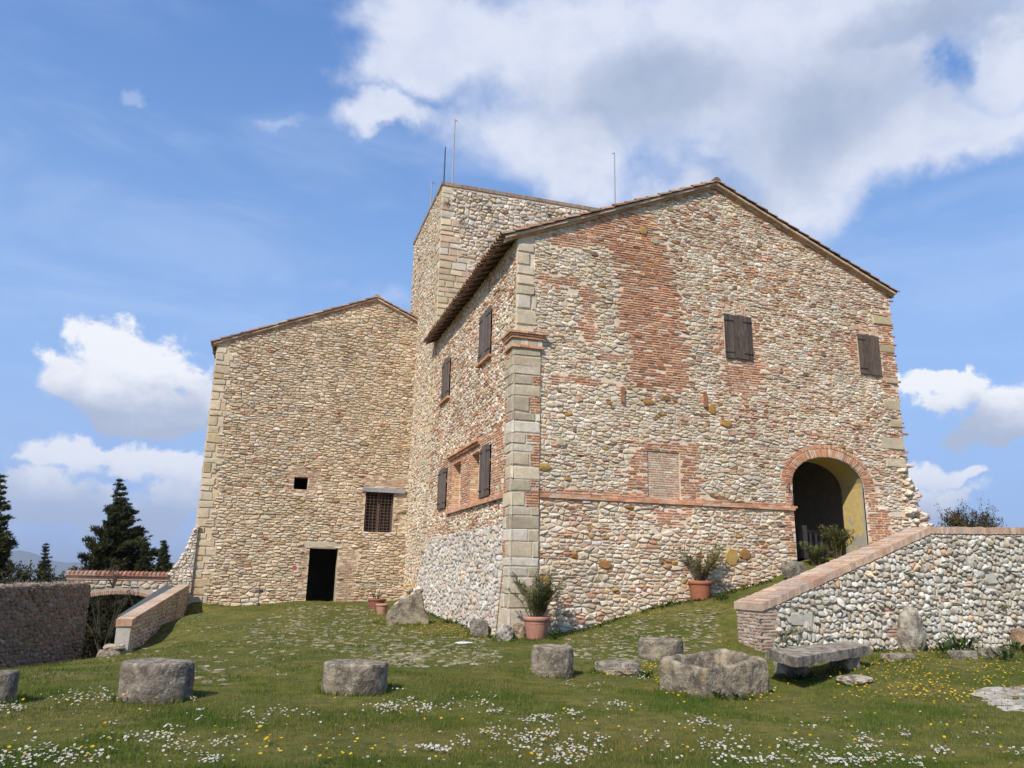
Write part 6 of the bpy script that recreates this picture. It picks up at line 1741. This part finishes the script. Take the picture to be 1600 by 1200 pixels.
# ================================================================== TREES
def conifer(label, px, py_top, py_base, dist, wpx, lean=.1, seed=1, dens=1., wind=.35):
    top = np.array(atY(px, py_top, dist)); gx = float(atY(px - lean * (py_base - py_top), py_base, dist)[0]); gz = G(gx, dist)
    H = top[2] - gz; W_ = sized(top, wpx) / 2
    r = np.random.default_rng(seed)
    t_ = thing('conifer_tree', label, 'tree', 'dark conifers beyond the gateway', loc=(gx, dist, gz))
    tp = np.array([top[0] - gx, 0, H]); tm = np.array([(top[0] - gx) * .35, 0, H * .5])
    def axis(t): return tm * 2 * t * (1 - t) * 1. + tp * t * t + 0 * t if False else (1 - t) ** 2 * np.zeros(3) + 2 * t * (1 - t) * tm + t * t * tp
    mb = MB(); mb.tube([axis(t) for t in np.linspace(0, .98, 12)], np.linspace(.16, .02, 12) * H / 7, 8, (.09, .065, .045))
    lf_ = MB(); z = .10
    A = []; 
    while z < 1.0:
        env = (1 - z) ** 1.0 * (1.0 if z > .18 else .85) * (1 + .18 * sin(z * 31 + seed)) + .03
        for _ in range(int(7 * dens) + 2):
            a = r.uniform(0, 2 * pi); L = W_ * env * r.uniform(.35, 1.25) * (1 + wind * .35 * cos(a))
            d = np.array([cos(a), sin(a), r.uniform(.05, .45)]); d[0] += wind * (.4 + z * .8); d /= np.linalg.norm(d)
            p0 = axis(z); pe = p0 + d * L + np.array([0, 0, .14 * L]); pm = p0 + d * L * .5 - np.array([0, 0, .05 * L])
            if L > .5: mb.tube([p0, pm, pe], [.035, .022, .008], 5, (.09, .065, .045), caps=False)
            nsp = max(5, int(L / .065 * dens))
            for k in range(nsp):
                t = r.uniform(.22, 1.03); q = (1 - t) ** 2 * p0 + 2 * t * (1 - t) * pm + t * t * pe + r.normal(0, .07 + .05 * L * t, 3) * [1, 1, .45]
                A.append((q, d, r.uniform(.6, 1.2) * min(1, .30 + 1.9 * (1 - z))))
        z += .024 + .012 * r.random()
    # needle sprays: small upturned slivers
    n = len(A); K = 14
    Q = np.array([a_[0] for a_ in A]); D = np.array([a_[1] for a_ in A]); S = np.array([a_[2] for a_ in A])
    Qs = np.repeat(Q, K, 0) + r.normal(0, .062, (n * K, 3)) * [1.3, 1.3, .6] * np.repeat(S, K)[:, None]; Ds = np.repeat(D, K, 0) * .9 + r.normal(0, .5, (n * K, 3)) + [.25 * wind, 0, .55]
    Ds /= np.linalg.norm(Ds, axis=1, keepdims=True); Ls = (np.repeat(S, K) * r.uniform(.12, .30, n * K))[:, None]
    sd_ = np.cross(Ds, r.normal(0, 1, (n * K, 3))); sd_ /= np.linalg.norm(sd_, axis=1, keepdims=True) + 1e-6
    V = np.stack([Qs - sd_ * Ls * .17, Qs + sd_ * Ls * .17, Qs + Ds * Ls * .7 + sd_ * Ls * .1, Qs + Ds * Ls], 1)
    base = np.array([(.048, .058, .018), (.065, .072, .024), (.034, .042, .015), (.095, .085, .030)])
    tone = np.repeat(r.uniform(.6, 1.5, n), K)
    c = base[r.integers(4, size=n * K)] * tone[:, None]
    lf_.add(V.reshape(-1, 3), np.arange(n * K * 4).reshape(-1, 4), np.repeat(c, 4, 0))
    mb.build('trunk', M_WOOD, t_); lf_.build('crown', M_LEAF, t_)
    return t_
conifer('large dark conifer leaning right above the tiled gateway', 186, 750, 960, 52, 172, .13, 3, 1.6, .7)
conifer('slimmer of the two short conifers beside the ruined stump', 226, 848, 950, 50, 66, .10, 5, .9, .7)
conifer('conifer with windswept right side nearest the ruined stump', 256, 844, 950, 49, 74, .16, 6, .9, .8)
conifer('tall dark conifer cut off by the left edge of the photo', 2, 740, 975, 44, 84, .14, 8, 1., .7)
conifer('small narrow conifer standing between the two tall ones', 72, 850, 950, 60, 54, .03, 9, .9, .2)

def leafy(name, label, cat, c, size, n, pal, seed, leaf=(.05, .10), twig=(.10, .07, .05), grp=None, twigs=26, ldens=1.):
    r = np.random.default_rng(seed); t_ = thing(name, label, cat, grp, loc=tuple(c))
    st_ = MB(); lf_ = MB(); tips = []
    for k in range(twigs):
        a = r.uniform(0, 2 * pi); e = r.uniform(.1, 1.) ** .6
        tip = np.array([cos(a) * size[0] * r.uniform(.3, 1) * (1.2 - .3 * e), sin(a) * size[1] * r.uniform(.3, 1), size[2] * e * r.uniform(.75, 1.1)])
        m_ = tip * .5 + [0, 0, size[2] * .12] + r.normal(0, .08, 3); st_.tube([(0, 0, -.1), m_ * .5, m_, tip], [.035, .025, .015, .005], 5, twig, caps=False)
        for j in range(5):
            t = r.uniform(.3, 1.); q = m_ * (1 - t) + tip * t; e2 = q + r.normal(0, .18, 3) * np.array(size) ** .5 + [0, 0, .08]; st_.tube([q, e2], [.008, .003], 4, twig, caps=False); tips.append((q, e2))
    for k in range(n):
        q, e2 = tips[r.integers(len(tips))]; t = r.uniform(.2, 1.15); p = q * (1 - t) + e2 * t + r.normal(0, .05, 3)
        lance(lf_, p, r.normal(0, 1, 3) + [0, 0, .6], r.uniform(*leaf), r.uniform(*leaf) * .22, np.array(pal[r.integers(len(pal))]) * r.uniform(.6, 1.4), .3)
    st_.build('stems', M_WOOD, t_); 
    if n: lf_.build('leaves', M_LEAF, t_)
    return t_
bb = atY(1520, 850, 23.5); 
leafy('bush', 'brownish green bush showing above the cobble wall on the right', 'bush', (float(bb[0]), 23.5, float(bb[2]) - .55), (1.25, .9, 1.75), 9000, [(.17, .15, .05), (.13, .12, .045), (.22, .16, .07), (.11, .09, .04)], 31, (.06, .12), twigs=90)
bb = atY(20, 903, 40); leafy('bush', 'dark low bush behind the shaded wall at the far left', 'bush', (float(bb[0]), 40, float(bb[2]) - 1.2), (2.2, 1.2, 1.7), 3600, [(.035, .045, .015), (.05, .06, .02), (.07, .065, .025)], 33, (.10, .2), twigs=40)
bb = atY(115, 900, 44); leafy('bush', 'dark bush at the left end of the tiled gateway', 'bush', (float(bb[0]), 44, float(bb[2]) - 1.9), (1.8, 1.2, 2.2), 3600, [(.035, .045, .015), (.05, .06, .02), (.08, .065, .03)], 34, (.10, .2), twigs=40)
# beyond the arch: dark thicket and bare branches
for i, (px, yy, sx, sz, sd, lab) in enumerate(((165, 41, 2.4, 3.0, 41, 'dark thicket seen through the left half of the gateway'), (225, 42, 2.6, 3.2, 42, 'dark thicket seen through the right half of the gateway'))):
    q = atY(px, 1010, yy); leafy('thicket', lab, 'bush', (float(q[0]), yy, G(float(q[0]), yy) - .2), (sx, 1.5, sz + .6), 7000, [(.028, .036, .012), (.04, .045, .016), (.05, .045, .02)], sd, (.12, .26), twigs=60, grp='thickets behind the gateway')
q = atY(150, 1010, 38.5); leafy('thicket', 'low dark brambles on the ground behind the gateway', 'bush', (float(q[0]), 38.5, G(float(q[0]), 38.5) - .3), (3.2, 1.5, 1.6), 7000, [(.028, .036, .012), (.04, .045, .016), (.05, .045, .02)], 43, (.12, .26), twigs=70, grp='thickets behind the gateway')
q = atY(160, 1010, 37.2); leafy('bare_bush', 'bare tangled grey branches inside the gateway', 'bush', (float(q[0]), 37.2, G(float(q[0]), 37.2)), (1.5, .8, 2.9), 0, [(.1, .1, .1)], 51, twig=(.075, .06, .048), twigs=12)
q = atY(105, 895, 27.5); leafy('bare_bush', 'thin bare twigs above the corner where the shaded wall meets the gateway', 'bush', (float(q[0]) + .3, 34.2, .9), (.5, .4, .85), 60, [(.12, .09, .05)], 52, (.04, .07), twig=(.12, .08, .06), twigs=9)

# ================================================================== DISTANT HILLS + HAZE
mb = MB()
def ridge(D, x0, x1, f, zb, th, col, n=120):
    xs = np.linspace(x0, x1, n); V = []; C = []
    for r_ in range(7):
        k = r_ / 6
        for x in xs:
            z = f(x) * math.sin(min(1, (1 - abs(k - .5) * 2)) * pi / 2) ** 1.3; y = D + (k - .5) * th
            z = zb + (z - zb) * (1 - abs(k - .5) * 2) ** .8 if abs(k - .5) < .5 else zb
            V.append((x, y, z + 25 * mnoise.fractal(Vector((x / 700., y / 700., 0)), 1, 2, 5) * (1 - abs(k - .5) * 2))); C.append(col)
    mb.add(V, [(r_ * n + i, r_ * n + i + 1, (r_ + 1) * n + i + 1, (r_ + 1) * n + i) for r_ in range(6) for i in range(n - 1)], C, 0, True)
D = 9000.
X0 = atY(33, 870, D)
pk = lambda c, h, w: (lambda x: h * math.exp(-((x - c) / w) ** 2))
p1 = pk(X0[0], 150., 260.); p1b = pk(X0[0] - 420, 60, 300); p2 = pk(X0[0] + 900, 62., 700); p3 = pk(X0[0] - 3500, 80, 1500)
ridge(D, X0[0] - 9000, X0[0] + 14000, lambda x: -150 + 118 + p1(x) + p1b(x) + p2(x) + p3(x) + 20 * mnoise.noise(Vector((x / 500., 0, 0))), -260, 1500, (.07, .09, .05), 260)
m = bpy.data.materials.new('wooded_hill'); m.use_nodes = True
m.node_tree.nodes['Principled BSDF'].inputs['Base Color'].default_value = (.07, .085, .05, 1); m.node_tree.nodes['Principled BSDF'].inputs['Roughness'].default_value = 1
o = mb.build('hills', m, kind='structure')
HAZE = True
if HAZE:
    mb = MB(); mb.box((-14000, -3000, -262), (16000, 15000, 190), (.5, .5, .5))
    hz = bpy.data.materials.new('haze'); hz.use_nodes = True; nt = hz.node_tree; nt.nodes.clear()
    ou = nt.nodes.new('ShaderNodeOutputMaterial'); pv = nt.nodes.new('ShaderNodeVolumePrincipled')
    pv.inputs['Color'].default_value = (.78, .86, 1.0, 1); pv.inputs['Density'].default_value = .00011; pv.inputs['Anisotropy'].default_value = .2
    nt.links.new(pv.outputs[0], ou.inputs['Volume'])
    o = mb.build('haze', hz, kind='stuff')
